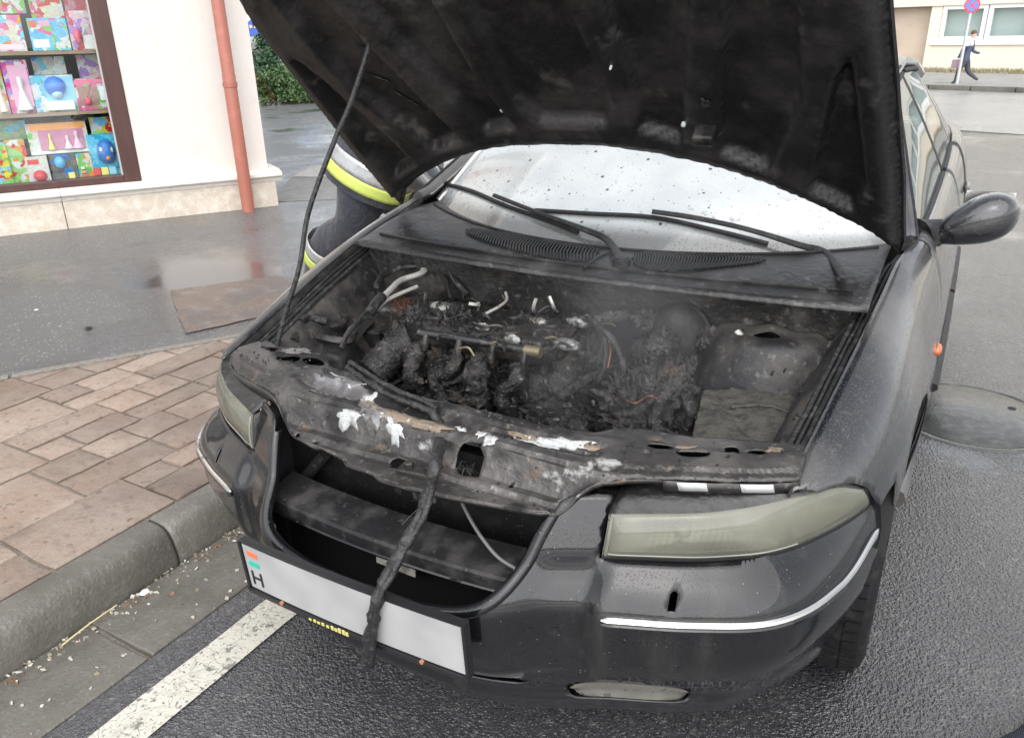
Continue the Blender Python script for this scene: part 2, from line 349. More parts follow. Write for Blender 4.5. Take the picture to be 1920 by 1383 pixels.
# painted line with a ragged edge
le = []
for k in range(0, 141): le.append((-3+k*.08, -.488+nz((k*.31, 1, 0), 1)*.006+.012*sstep(.3, .9, k*.08-3)))
re_ = []
for k in range(0, 141): re_.append((-3+k*.08, -.368+nz((k*.37, 5, 0), 1)*.007))
loop = [kl(u, w, .004) for u, w in le]+[kl(u, w, .004) for u, w in reversed(re_)]; n = len(le)
m = MB().add(loop, [(k, k+1, 2*n-2-k, 2*n-1-k) for k in range(n-1)])
mk('road_marking', m, PAINTW, road, smooth=False)
# paving stones, laid along the kerb, cut off along the asphalt of the footway
def clip(poly, p, nrm):
    out = []
    for i in range(len(poly)):
        a, b = poly[i], poly[(i+1) % len(poly)]; da = (a[0]-p[0])*nrm[0]+(a[1]-p[1])*nrm[1]; db = (b[0]-p[0])*nrm[0]+(b[1]-p[1])*nrm[1]
        if da >= 0: out.append(a)
        if (da >= 0) != (db >= 0): t = da/(da-db); out.append((lerp(a[0], b[0], t), lerp(a[1], b[1], t)))
    return out
FA = (-2.615, .79); FD = (.53, .848); FN = (FD[1], -FD[0])
paving = mk('paving', MB().add([(*clip_p, .109) for clip_p in clip([tuple(kl(u, w)[:2]) for u, w in ((-2.2,.116),(3.6,.116),(3.6,3.2),(-2.2,3.2))], FA, FN)], [tuple(range(len(clip([tuple(kl(u, w)[:2]) for u, w in ((-2.2,.116),(3.6,.116),(3.6,3.2),(-2.2,3.2))], FA, FN))))]), JOINT, kind='structure', smooth=False)
cells = []; rnd = random.Random(11)
w0 = .122
while w0 < 3.1:
    u = -2.15+rnd.random()*.2; wid = rnd.choice([.30, .33, .28])
    while u < 3.5:
        c = rnd.random()
        if c < .45:
            L = rnd.uniform(.36, .46); cells.append((u, w0, u+L, w0+wid)); u += L
        elif c < .8:
            h = wid*rnd.choice([.42, .5, .58]); L = rnd.uniform(.34, .5); q = L*rnd.uniform(.4, .6)
            cells += [(u, w0, u+L, w0+h), (u, w0+h, u+q, w0+wid), (u+q, w0+h, u+L, w0+wid)]; u += L
        else:
            h = wid*rnd.choice([.42, .5, .58]); L = rnd.uniform(.36, .46); q = L*rnd.uniform(.35, .65)
            cells += [(u, w0, u+q, w0+h), (u+q, w0, u+L, w0+h), (u, w0+h, u+L, w0+wid)]; u += L
    w0 += wid
for (a, b, c, d) in cells:
    g = .0058; poly = [(a+g, b+g), (c-g, b+g), (c-g, d-g), (a+g, d-g)]
    poly = [tuple(kl(u, w)[:2]) for u, w in poly]; poly = clip(poly, (FA[0]+FN[0]*.012, FA[1]+FN[1]*.012), FN)
    if len(poly) < 3: continue
    ar = abs(sum(poly[i][0]*poly[(i+1) % len(poly)][1]-poly[(i+1) % len(poly)][0]*poly[i][1] for i in range(len(poly))))/2
    cx = sum(p[0] for p in poly)/len(poly)
    if ar < .002 or (cx > -.95): continue
    poly = [(x+nz((x, y, 1), 7)*.007+nz((x, y, 3), 25)*.003, y+nz((x, y, 9), 7)*.007+nz((x, y, 4), 25)*.003) for x, y in resamp(poly, .045)]
    t1, t2 = rnd.uniform(-.006, .006), rnd.uniform(-.006, .006); hz = .1185+rnd.uniform(-.0025, .003); cy = sum(p[1] for p in poly)/len(poly)
    n = len(poly); cx = sum(p[0] for p in poly)/n
    top = [(x, y, hz+(x-cx)*t1+(y-cy)*t2-.003) for x, y in poly]; inn = [(cx+(x-cx)*(1-.012/max(.05, hypot(x-cx, y-cy))), cy+(y-cy)*(1-.012/max(.05, hypot(x-cx, y-cy))), hz+(x-cx)*t1+(y-cy)*t2) for x, y in poly]
    bot = [(x, y, .095) for x, y in poly]
    m = MB().add(bot+top+inn, [(k, (k+1) % n, n+(k+1) % n, n+k) for k in range(n)]+[(n+k, n+(k+1) % n, 2*n+(k+1) % n, 2*n+k) for k in range(n)]+[tuple(range(2*n, 3*n))])
    mk('paver', m, SLAB, paving, angle=60)
# pale border strip between paving and footway asphalt
def ff(u, w, z): return (FA[0]+FD[0]*u-FN[0]*w, FA[1]+FD[1]*u-FN[1]*w, z)
EDGE = mt('edging', (.21,.195,.17), .7, layers=[D(s=50, lo=.4, hi=.7, c=(.13,.12,.11))], bumps=[D(s=90, h=.003)])
for i in range(-4, 2):
    m = MB().add([ff(i+.006, .0, .1185), ff(i+.994, .0, .1185), ff(i+.994, .045, .1185), ff(i+.006, .045, .1185), ff(i+.006, .0, .09), ff(i+.994, .0, .09), ff(i+.994, .045, .09), ff(i+.006, .045, .09)],
                 [(0,1,2,3),(0,4,5,1),(1,5,6,2),(2,6,7,3),(3,7,4,0)])
    mk('edging_stone', m, EDGE, paving, bevel=.003, smooth=False)
# patches in the footway
PATCH = mt('brown_patch', (.105,.088,.079), .45, layers=[D(s=3, lo=.42, hi=.62, c=(.115,.080,.064), rough=.16), D(s=9, lo=.5, hi=.7, c=(.17,.155,.145), amt=.7), D(k='cell', s=170, lo=.7, hi=1, c=(.19,.17,.16), amt=.5)], bumps=[D(k='voro', s=150, h=.0015, lo=.7, hi=.1), D(s=8, h=.003)])
P = [at(347,626,z=.109), at(318,545,z=.109), at(520,516,z=.109), at(640,560,z=.109)]
P = [(p.x, p.y) for p in P]
P = [(x+nz((x, y, 2), 6)*.02, y+nz((x, y, 8), 6)*.02) for x, y in resamp(P, .1)]
sheet('pavement_patch', P, .1095, PATCH, pavement)
LIGHTSLAB = mt('pale_slab', (.36,.345,.32), .6, layers=[D(s=12, lo=.4, hi=.7, c=(.28,.265,.24)), D(k='cell', s=120, lo=.8, hi=1, c=(.45,.44,.42), amt=.5)], bumps=[D(s=80, h=.002)])
for q in (((588,311),(548,331),(660,331),(690,311)), ((545,334),(505,378),(640,372),(658,334))):
    P = [at(a, b, z=.112) for a, b in q]
    mk('concrete_slab', MB().prism([(p.x, p.y) for p in reversed(P)], .09, .1125 if q[0][0] == 588 else .1105), LIGHTSLAB if q[0][0] == 588 else mt('grey_slab', (.20,.195,.185), .6, layers=[D(s=12, lo=.4, hi=.7, c=(.14,.135,.13))], bumps=[D(s=80, h=.002)]), pavement, smooth=False)
# manhole in the road
MH = mt('wet_iron_concrete', (.06,.062,.058), .3, layers=[D(s=25, lo=.4, hi=.7, c=(.10,.10,.094)), D(s=6, lo=.45, hi=.65, c=(.04,.042,.04), rough=.12)], bumps=[D(s=90, h=.0012), D(s=18, h=.002)], coat=.4, coat_rough=.2)
mc = Vector((1.06, 2.53, 0)); mh = root('manhole', mc, 'round wet manhole cover set in the road beside the car', 'manhole')
mk('rim', MB().lathe([(.325,-.05),(.325,.001),(.322,.003),(.3,.003),(.297,.001),(.297,-.05)], mc, n=48), MH, mh)
mk('cover', MB().lathe([(.29,-.05),(.29,.0015),(.286,.0035),(.0005,.0035)], mc, n=48), MH, mh)
for a in (40, 220):
    mk('lifting_hole', MB().lathe([(.016,.0036),(.016,.0044),(.0005,.0044)], mc+Vector((cos(R(a))*.2, sin(R(a))*.2, 0)), n=12), BLACKRUB, mh)
# far side of the cross street
fd = Vector((.94, -.341, 0)); fn = Vector((.341, .94, 0)); f0 = Vector((-.27, 22.7, 0))
def fl(u, w, z=0.): return f0+fd*u+fn*w+Vector((0, 0, z))
FARP = mt('far_pavement', (.27,.265,.255), .75, layers=[D(s=3, lo=.4, hi=.7, c=(.20,.195,.185))], bumps=[D(s=50, h=.003)])
CROSS = mt('pale_asphalt', (.30,.297,.285), .5, layers=[D(s=.6, lo=.4, hi=.65, c=(.22,.218,.21), rough=.25, d=6), D(s=40, lo=.5, hi=.7, c=(.25,.245,.235), amt=.5)], bumps=[D(s=120, h=.002)], coat=.5, coat_rough=.2)
sheet('cross_street', [fl(-9,-.02)[:2], fl(45,-.02)[:2], fl(45,-8.5)[:2], fl(-3,-8.5)[:2], fl(-9,-6)[:2]], .004, CROSS)
sheet('far_pavement', [fl(-6,.14)[:2], fl(40,.14)[:2], fl(40,12)[:2], fl(-6,12)[:2]], .12, FARP)
fk = mk('far_kerb', MB().prism([(p.x, p.y) for p in (fl(-6,.0), fl(40,.0), fl(40,.13), fl(-6,.13))], -.05, -.01), CONC, kind='structure', smooth=False)
for i in range(-6, 16):
    mk('kerb_stone', MB().prism([(p.x, p.y) for p in (fl(i+.01,0), fl(i+.99,0), fl(i+.99,.138), fl(i+.01,.138))], -.05, .123), CONC, fk, smooth=False, bevel=.015)
# leaves, gravel and straw along the kerb foot
LITTER = mt('litter', (.20,.17,.12), .8, layers=[D(k='cell', s=30, lo=.3, hi=.7, c=(.38,.36,.32)), D(k='cell', s=34, lo=.85, hi=.95, c=(.16,.085,.045), off=3)], vary=.2)
m = MB(); rl = random.Random(5)
for i in range(700):
    u = rl.uniform(-1.2, 2.2); w = -abs(rl.gauss(0, .035))+.0; s = rl.uniform(.0015, .0055)
    if rl.random() < .25: w = -rl.uniform(0, .27)
    z = -.008+.012*(-w)/.27 if w < 0 else 0
    c = kl(u, w, z+s*.4)
    rot = Matrix.Rotation(rl.uniform(0, 6), 3, Vector((rl.random(), rl.random(), rl.random()+.1)).normalized())
    m.box(c, (s*2, s*rl.uniform(1, 2.4), s*rl.uniform(.6, 1.3)), rot)
for i in range(40):
    u = rl.uniform(-1, 2); w = -abs(rl.gauss(0, .06)); c = kl(u, w, .008); a = rl.uniform(0, 6); s = rl.uniform(.006, .014)
    d1 = Vector((cos(a), sin(a), rl.uniform(-.1, .3)))*s; d2 = Vector((-sin(a), cos(a), .2))*s*.5
    m.add([c-d1, c+d2, c+d1, c-d2, c+Vector((0, 0, .002))], [(0, 1, 4), (1, 2, 4), (2, 3, 4), (3, 0, 4)])
mk('kerb_litter', m, LITTER, kind='stuff', label='grit and dead leaf scraps lying along the kerb foot', cat='litter', smooth=False)
STRAW = mt('straw', (.55,.47,.26), .6)
mk('straw', MB().tube(spline([kl(-.06,-.035,.006), kl(.02,-.03,.012), kl(.11,-.022,.009)], 4), .0022, 6), STRAW, label='pale straw stalk lying in the gutter', cat='straw')
WHITEBIT = mt('white_scrap', (.75,.74,.72), .6)
def pebble(p, s, mat, name, lab, cat, flat=.5):
    m = MB().lathe([(.02*s,0),(.7*s,.08*s),(s,.35*s*flat*2),(.75*s,.75*s*flat*2),(.02*s,s*flat*2)], p, n=9); c = Vector(p)
    m.v = [v+(v-c)*(.35*nz(v, 1/s, s*50)) for v in m.v]
    return mk(name, m, mat, label=lab, cat=cat)
DARKST = mt('dark_char', (.02,.02,.02), .6, bumps=[D(s=90, h=.004)])
pebble(at(166,617,z=.107), .022, DARKST, 'charred_scrap', 'small charred black scrap on the grey footway', 'scrap', .35)
pebble(at(68,581,z=.107), .011, WHITEBIT, 'paper_scrap', 'tiny white paper scrap on the footway before the paving', 'scrap', .15)
pebble(at(12,436,z=.107), .045, WHITEBIT, 'paper_cup_lid', 'crumpled white litter at the foot of the shop wall', 'litter', .2)
pebble(kl(.19,-.03,-.006), .013, WHITEBIT, 'pale_pebble', 'pale pebble in the gutter at the kerb foot', 'pebble', .5)

# ------------------------------------------------------------------ shop building on the left
BC = Vector((-4.437, 4.193, 0)); bd = Vector((-.529, -.848, 0)); bn_ = Vector((.848, -.529, 0))     # corner, along the front (away from the corner), outward
def bw(s, h, o=0.): return BC+bd*s+bn_*o+Vector((0, 0, h))
def bm_(px, py, o=0.):
    p = onplane(px, py, BC+bn_*o, bn_)-BC; return p.dot(bd), p.z
ZP = .10
shop = root('shop_building', bw(2.5, ZP, -1.5), 'cream rendered shop front with stone plinth, red drainpipe and toy window', 'building')
hl = bm_(510, 330)[1]; hb = bm_(300, 352)[1]
hled = bm_(250, 345, .05)[1]
sw, hw = bm_(262, 318); s_in = bm_(228, 312)[0]; hfr = bm_(100, 338)[1]
def bbox(m, s0, s1, h0, h1, o0, o1):
    vs = [bw(s, h, o) for s in (s0, s1) for h in (h0, h1) for o in (o0, o1)]
    return m.add(vs, [(0,1,3,2),(4,6,7,5),(0,4,5,1),(2,3,7,6),(0,2,6,4),(1,5,7,3)])
htop = 5.2; SL = 9.0
sw2 = sw+3.6; hwt = 2.7
m = MB(); bbox(m, 0, sw, hled, htop, -.35, 0); bbox(m, sw, sw2, hwt, htop, -.35, -.001); bbox(m, sw2, SL, hled, htop, -.35, 0)
mk('wall', m, PLASTER, shop, smooth=False)
m = MB(); bbox(m, -.0, .35, ZP-.05, htop, -5, -.36); bbox(m, SL-.35, SL, ZP-.05, htop, -5, -.36); bbox(m, 0, SL, ZP-.05, htop, -5.3, -5.01)
mk('rear_wall', m, PLASTER, shop, smooth=False)
m = MB(); bbox(m, -.3, SL+.3, htop+.002, htop+.25, -5.6, .3); mk('roof', m, LEDGE, shop, smooth=False, bevel=.02)
# plinth of stone blocks
sj = [-.045, 1.62, 3.4, 5.2, 7.0, SL]
for a, b in zip(sj, sj[1:]):
    m = MB(); bbox(m, a+.002, b-.002, ZP-.08, hled-.085, -.35, .045); mk('plinth_block', m, STONE, shop, smooth=False, bevel=.006)
    m = MB()
    prof = [(-.35, hled-.084), (.05, hled-.084), (.058, hled-.07), (.062, hled-.05), (.085, hled-.045), (.095, hled-.035), (.095, hled-.012), (.085, hled-.004), (.0, hled+.012), (-.35, hled+.012)]
    m.sweep(prof, [lambda o, h, s=s: bw(s, h, o) for s in ((a-.05 if a < 0 else a+.0015), b-.0015)])
    mk('ledge', m, LEDGE, shop, angle=30)
# drainpipe
pt = onplane(416, 0, BC+bn_*.14, bn_); pb = onplane(457, 392, BC+bn_*.14, bn_)
ps = ((pt-BC).dot(bd)+(pb-BC).dot(bd))/2
m = MB(); pr = .05
m.tube([bw(ps, h, .155) for h in (ZP-.02, .6, 1.2, 1.21, 3, htop)], [pr+.002, pr+.002, pr+.002, pr, pr, pr], 20)
dp = mk('drainpipe', m, PIPE, shop)
for h in (1.13, 3.4):
    mk('bracket', MB().lathe([(pr+.001,-.018),(pr+.008,-.018),(pr+.008,.018),(pr+.001,.018)], bw(ps, h, .155), n=20), PIPE, dp)
# shop window
wf = root('placeholder', (0,0,0), None, None); bpy.data.objects.remove(wf)
fw_ = abs(s_in-sw); sh1 = bm_(100, 98); sh2 = bm_(110, 212); hw0 = hled+.014
win = mk('window_frame', MB(), None) if False else None
m = MB()
bbox(m, sw+.002, sw+fw_, hw0, hwt-.002, -.09, .01); bbox(m, sw2-fw_, sw2-.002, hw0, hwt-.002, -.09, .01)
bbox(m, sw+fw_+.001, sw2-fw_-.001, hw0, hw0+.055, -.09, .008); bbox(m, sw+fw_+.001, sw2-fw_-.001, hwt-.06, hwt-.002, -.09, .008)
wfr = mk('window_frame', m, WOODF, shop, smooth=False, bevel=.006)
m = MB(); bbox(m, sw+fw_-.005, sw2-fw_+.005, hw0+.05, hwt-.055, -.045, -.039); mk('pane', m, PANE, wfr, smooth=False)
m = MB(); bbox(m, sw+fw_+.0, sw+fw_+.012, hw0+.055, hwt-.06, -.03, -.012); mk('glazing_bead', m, mt('bead', (.45,.44,.42), .5), wfr, smooth=False)
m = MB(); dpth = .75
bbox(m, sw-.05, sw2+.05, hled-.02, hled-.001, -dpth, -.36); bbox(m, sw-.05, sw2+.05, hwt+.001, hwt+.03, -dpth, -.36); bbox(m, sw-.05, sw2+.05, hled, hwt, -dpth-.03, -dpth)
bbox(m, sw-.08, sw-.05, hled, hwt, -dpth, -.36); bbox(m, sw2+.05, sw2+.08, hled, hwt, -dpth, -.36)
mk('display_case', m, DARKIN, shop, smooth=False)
SHO = -.13
def sm(px, py, o): return bm_(px, py, o)
h1 = sm(100, 99, SHO)[1]; h2 = sm(110, 214, SHO)[1]; h0 = hw0+.03
for h in (h1, h2, h1+.62):
    m = MB(); bbox(m, sw+.012, sw2-.012, h-.013, h+.013, -.55, SHO); mk('shelf', m, SHELF, shop, smooth=False, bevel=.002)
m = MB(); bbox(m, sw-.04, sw2+.04, h0-.03, h0, -.7, -.1); mk('window_board', m, SHELF, shop, smooth=False)

# ------------------------------------------------------------------ toy boxes on the shelves
def printmat(name, cols, scale=14, seed=0):
    m = bpy.data.materials.new(name); m.use_nodes = True; nt = m.node_tree; N = nt.nodes; L = nt.links; b = N['Principled BSDF']
    tc = N.new('ShaderNodeTexCoord'); mp = N.new('ShaderNodeMapping'); mp.inputs['Location'].default_value = (seed*3.1, seed*1.7, seed*.9); L.new(tc.outputs['Object'], mp.inputs[0])
    w = N.new('ShaderNodeTexNoise'); w.inputs['Scale'].default_value = scale*.8; L.new(mp.outputs[0], w.inputs['Vector'])
    a = N.new('ShaderNodeVectorMath'); a.operation = 'MULTIPLY_ADD'; a.inputs[1].default_value = (.09,)*3; L.new(w.outputs['Color'], a.inputs[0]); L.new(mp.outputs[0], a.inputs[2])
    t = N.new('ShaderNodeTexVoronoi'); t.inputs['Scale'].default_value = scale; L.new(a.outputs[0], t.inputs['Vector'])
    s = N.new('ShaderNodeSeparateColor'); L.new(t.outputs['Color'], s.inputs[0])
    r = N.new('ShaderNodeValToRGB'); r.color_ramp.interpolation = 'CONSTANT'; e = r.color_ramp.elements
    while len(e) < len(cols): e.new(.5)
    for i, c in enumerate(cols): e[i].position = i/len(cols); e[i].color = (*[lerp(q, .8, .06) for q in c], 1)
    L.new(s.outputs[0], r.inputs[0])
    t2 = N.new('ShaderNodeTexVoronoi'); t2.inputs['Scale'].default_value = scale*4.5; L.new(a.outputs[0], t2.inputs['Vector']); x = N.new('ShaderNodeMix'); x.data_type = 'RGBA'; x.blend_type = 'MULTIPLY'; x.inputs[0].default_value = .30
    L.new(r.outputs[0], x.inputs[6]); L.new(t2.outputs['Color'], x.inputs[7]); h = N.new('ShaderNodeHueSaturation'); h.inputs['Saturation'].default_value = 1.4; h.inputs['Value'].default_value = .9; L.new(x.outputs[2], h.inputs['Color']); L.new(h.outputs[0], b.inputs['Base Color']); b.inputs['Roughness'].default_value = .35
    return m
PK, WH, BL, CY, GR, YE, RD, OR, PU, TL = (.80,.30,.45), (.85,.84,.82), (.10,.28,.68), (.35,.68,.85), (.28,.58,.20), (.9,.75,.2), (.72,.08,.07), (.88,.35,.08), (.48,.32,.65), (.1,.55,.55)
LP, CR_ = (.86,.62,.68), (.82,.76,.66)
toyq = [0]
def toybox(q, o, dep, cols, label, cat='toy box', lean=.05, feats=(), scale=21, group=None):
    # q: the four corners of its face in the photograph reduced to left, top, right, bottom; o: how far its face stands behind the wall face
    l, t, r, b = q; s0, hb_ = bm_(l, b, o); s1, _ = bm_(r, b, o); ht = bm_((l+r)/2, t, o)[1]
    hb_ = bm_((l+r)/2, b, o)[1]
    base = min((h0, h2+.013, h1+.013, h1+.633), key=lambda h: abs(h-hb_))
    if abs(base-hb_) < .12: hb_ = base+.001
    w = abs(s1-s0); h = max(.06, ht-hb_); sc = (s0+s1)/2; toyq[0] += 1
    T = root('toy_box', bw(sc, hb_, o-dep/2), label, cat, group)
    def f(a, c, e): return bw(sc-a, hb_+c, o-e-lean*c)     # a: to the right, c: up, e: depth behind the face
    def bx(m, a0, a1, c0, c1, e0, e1):
        return m.add([f(a, c, e) for a in (a0, a1) for c in (c0, c1) for e in (e0, e1)], [(0,1,3,2),(4,6,7,5),(0,4,5,1),(2,3,7,6),(0,2,6,4),(1,5,7,3)])
    mk('carton', bx(MB(), -w/2, w/2, 0, h, 0, dep), printmat('print', cols, scale, toyq[0]), T, smooth=False, bevel=.002)
    for nm, a0, a1, c0, c1, col, e in feats:
        if nm in ('label_panel', 'header'): 
            mk(nm, bx(MB(), -w/2+a0*w, -w/2+a1*w, c0*h, c1*h, -e, -.0002), mt('card', col, .4), T, smooth=False)
        elif nm == 'window_film':
            fr_ = mk('recess', bx(MB(), -w/2+a0*w, -w/2+a1*w, c0*h, c1*h, -.0025, -.0005), mt('card', col, .6), T, smooth=False)
        elif nm == 'toy_ball':
            c = f(-w/2+(a0+a1)/2*w, (c0+c1)/2*h, -e); rr = (a1-a0)*w/2; r2 = (c1-c0)*h/2
            mk('toy', MB().lathe([(.001,-r2)]+[(rr*cos(R(k)), r2*sin(R(k))) for k in range(-60, 61, 20)]+[(.001,r2)], c, n=16), mt('plastic', col, .3), T)
        elif nm == 'toy_block':
            mk('toy', bx(MB(), -w/2+a0*w, -w/2+a1*w, c0*h, c1*h, -e-.02, -.001), mt('plastic', col, .3), T, smooth=False, bevel=.004)
        elif nm == 'toy_cone':
            c = f(-w/2+(a0+a1)/2*w, c0*h, -e); rr = (a1-a0)*w/2; H_ = (c1-c0)*h
            mk('toy', MB().lathe([(rr,0),(rr*.9,.05*H_),(rr*.3,.55*H_),(rr*.22,.65*H_),(rr*.38,.78*H_),(rr*.3,.95*H_),(.001,H_)], c, n=16), mt('plastic', col, .4), T)
    return T
lp = 'label_panel'; wfm = 'window_film'
O1, O2 = -.17, -.2
toybox((62,34,135,95), O1, .10, (CY,WH,PK,CY,GR,(.3,.6,.85)), 'pale blue toy carton with red square logo on the top shelf', feats=[(lp,.06,.22,.72,.93,RD,.002),(lp,.28,.56,.76,.92,PK,.002),(lp,.05,.45,.1,.35,WH,.002)])
toybox((-5,28,52,97), O1, .10, (LP,WH,CR_,PK,OR,CY), 'pink and cream toy carton by the pale blue carton, top shelf', feats=[(lp,.1,.9,.05,.2,LP,.002)])
toybox((60,0,122,36), O2-.12, .1, (CR_,PK,GR,WH,RD,CR_), 'cream toy carton standing behind the pale blue one, top shelf', lean=.0)
toybox((137,20,188,95), O1, .09, (LP,(.55,.45,.48),WH,RD,LP,PU), 'rose toy carton with striped balloon at the window frame, top shelf', feats=[('toy_ball',.12,.45,.15,.55,(.75,.12,.2),.01),(lp,.45,.95,.03,.38,WH,.002)])
toybox((-6,0,50,26), O2-.12, .1, (PK,RD,WH,PU,GR), 'magenta toy carton standing high at the back, top shelf', lean=0)
toybox((124,0,186,26), O2-.12, .1, (RD,(.5,.06,.1),PK,(.6,.3,.35)), 'dark red toy carton at the back, top shelf', lean=0)
toybox((62,141,150,210), O1, .12, (WH,CY,WH,(.75,.85,.9),GR), 'white and blue toy carton showing a blue arch, middle shelf', feats=[(wfm,.35,.98,.25,.95,(.3,.6,.8),0),('toy_ball',.34,.82,.42,.98,(.08,.25,.75),.0),('toy_ball',.46,.72,.36,.7,(.6,.78,.92),.022),('toy_block',.3,.92,.05,.3,WH,.02)])
toybox((64,106,126,140), O2-.1, .1, (WH,CY,(.7,.65,.6),BL,WH), 'small white and blue carton behind the arch toy, middle shelf', lean=0)
toybox((22,112,70,209), O1, .1, (PK,LP,(.7,.15,.4),WH,PU), 'tall pink doll carton with white skirted figure, middle shelf', feats=[(wfm,.2,.95,.12,.9,(.75,.4,.55),0),('toy_cone',.25,.9,.08,.7,WH,.02)])
toybox((-8,110,20,210), O1, .1, ((.6,.5,.42),LP,GR,OR,WH), 'tall cream doll carton at the end of the middle shelf', feats=[('toy_cone',.3,.9,.06,.6,(.9,.7,.6),.02)])
toybox((146,147,215,200), O1, .12, (LP,PK,WH,RD,GR,PK), 'wide pink carton with red banner, middle shelf', feats=[(lp,.02,.98,.82,.97,(.75,.12,.25),.002),(wfm,.08,.62,.15,.75,(.35,.18,.15),0),('toy_ball',.2,.4,.15,.42,(.75,.08,.12),.012),(lp,.66,.97,.3,.75,(.8,.85,.9),.002)])
toybox((150,102,206,146), O2-.1, .1, (WH,LP,PU,WH,LP), 'pale lilac carton standing behind the red banner carton, middle shelf', lean=0)
toybox((58,230,172,288), -.2, .14, ((.75,.85,.75),WH,GR,LP,CR_), 'wide carton with orange header and pink castle toys, bottom of window', lean=.12, feats=[(lp,.06,.97,.78,1.0,OR,.004),(wfm,.18,.93,.12,.78,(.55,.22,.34),0),('toy_cone',.3,.42,.16,.68,YE,.015),('toy_cone',.56,.72,.16,.6,LP,.015),('toy_cone',.7,.9,.16,.72,(.8,.45,.6),.015),(lp,.02,.98,.02,.1,WH,.004)])
toybox((172,252,240,308), -.15, .12, (CY,(.1,.5,.8),CY,(.3,.7,.9)), 'bright blue toy carton with round blue bird toy, bottom of window', lean=.05, feats=[('toy_ball',.2,.72,.3,.9,(.06,.2,.55),.012),('toy_ball',.27,.45,.56,.76,WH,.048),('toy_ball',.5,.67,.54,.74,WH,.048),('toy_ball',.41,.54,.42,.53,OR,.062),('toy_block',.0,.2,.06,.24,RD,.004),('toy_block',.22,.42,.06,.24,YE,.004),('toy_block',.44,.64,.06,.24,CY,.004)])
toybox((172,219,224,252), -.26, .1, ((.55,.6,.65),WH,RD,YE,CY), 'grey and red carton standing behind the blue bird carton', lean=0, feats=[(lp,.05,.5,.0,.22,GR,.003)])
toybox((52,294,94,325), -.13, .09, (WH,WH,(.85,.8,.78)), 'small white carton with red bowl print, bottom of window', feats=[('toy_ball',.2,.85,.05,.5,(.72,.08,.1),.0),(lp,.08,.6,.72,.9,RD,.002)])
toybox((96,290,146,318), -.16, .09, ((.12,.1,.1),(.2,.16,.14),BL,(.1,.1,.1)), 'dark carton with blue and yellow toy car, bottom of window', feats=[('toy_ball',.15,.6,.45,.95,(.15,.5,.8),.005),('toy_block',.6,.85,.05,.3,YE,.004)])
toybox((146,288,174,314), -.14, .09, (TL,GR,OR,CR_), 'small teal carton with stacked rings, bottom of window', feats=[('toy_block',.1,.55,.1,.2,RD,.004),('toy_block',.14,.5,.25,.35,OR,.004),('toy_block',.18,.46,.4,.5,CR_,.004)])
toybox((22,262,60,330), -.15, .1, (GR,RD,WH,(.4,.65,.3),OR), 'green and red printed carton, bottom of window', scale=22)
toybox((-8,268,24,332), -.13, .1, (GR,CY,RD,YE,GR), 'green carton with red spots at the end of the bottom row', scale=22)
toybox((-4,226,54,262), -.3, .12, ((.4,.5,.3),(.55,.5,.4),CY,(.3,.45,.25)), 'wide green landscape carton at the back of the bottom row', lean=0)

# ------------------------------------------------------------------ house across the street
FB = fl(0, 8.9); 
p1 = at(1725, 131, z=.12); p2 = at(1920, 134, z=.12); hd = (p2-p1).normalized(); hn = Vector((hd.y, -hd.x, 0))
def hw_(s, h, o=0.): return p1+hd*s+hn*o+Vector((0, 0, h-.12))
def hm(px, py, o=0.):
    p = onplane(px, py, p1+hn*o, hn)-p1; return p.dot(hd), p.z+.12
def hbox(m, s0, s1, h0, h1, o0, o1):
    return m.add([hw_(s, h, o) for s in (s0, s1) for h in (h0, h1) for o in (o0, o1)], [(0,1,3,2),(4,6,7,5),(0,4,5,1),(2,3,7,6),(0,2,6,4),(1,5,7,3)])
CREAM = mt('cream_render', (.76,.69,.58), .9, layers=[D(s=2, lo=.4, hi=.7, c=(.72,.64,.53), amt=.5)], bumps=[D(s=60, h=.002)])
TAN = mt('tan_render', (.55,.46,.37), .9, layers=[D(s=2, lo=.4, hi=.7, c=(.47,.35,.26), amt=.5)])
PALE = mt('pale_band', (.66,.62,.54), .85); FRAMEW = mt('white_window_frame', (.78,.78,.76), .5); BLIND = mt('window_blind', (.55,.60,.58), .8, layers=[D(k='wave', s=14, lo=.3, hi=.7, c=(.45,.5,.48), st=(1,1,0))])
house = root('house', hw_(4, .12, -3), 'pale cream house with a row of white windows across the street', 'building')
wt = hm(1800, 10)[1]; wb = hm(1800, 76)[1]; sb = hm(1800, 90)[1]; bt = hm(1800, 9)[1]
sA = hm(1764, 40)[0]
m = MB(); hbox(m, .05, 16, .1, wb-.14, -.3, 0); hbox(m, .05, sA, wb-.139, wt, -.3, 0); hbox(m, 13, 16, wb-.139, wt, -.3, 0); mk('wall', m, CREAM, house, smooth=False)
m = MB(); hbox(m, -6, .049, .1, 6, -.6, -.35); mk('side_wall', m, TAN, house, smooth=False)
m = MB(); hbox(m, -6, 16, wt+.001, 6.5, -.3, .06); mk('upper_band', m, PALE, house, smooth=False)
m = MB(); hbox(m, sA-.2, 13.1, wb-.138, wb, -.2, .07); mk('sill', m, FRAMEW, house, smooth=False)
m = MB(); hbox(m, -6.2, 16.2, 6.501, 6.8, -6, .4); mk('roof', m, PALE, house, smooth=False)
m = MB(); hbox(m, -6, 16, .1, 6.5, -6, -5.8); mk('rear_wall', m, TAN, house, smooth=False)
ww = (13-sA)/9
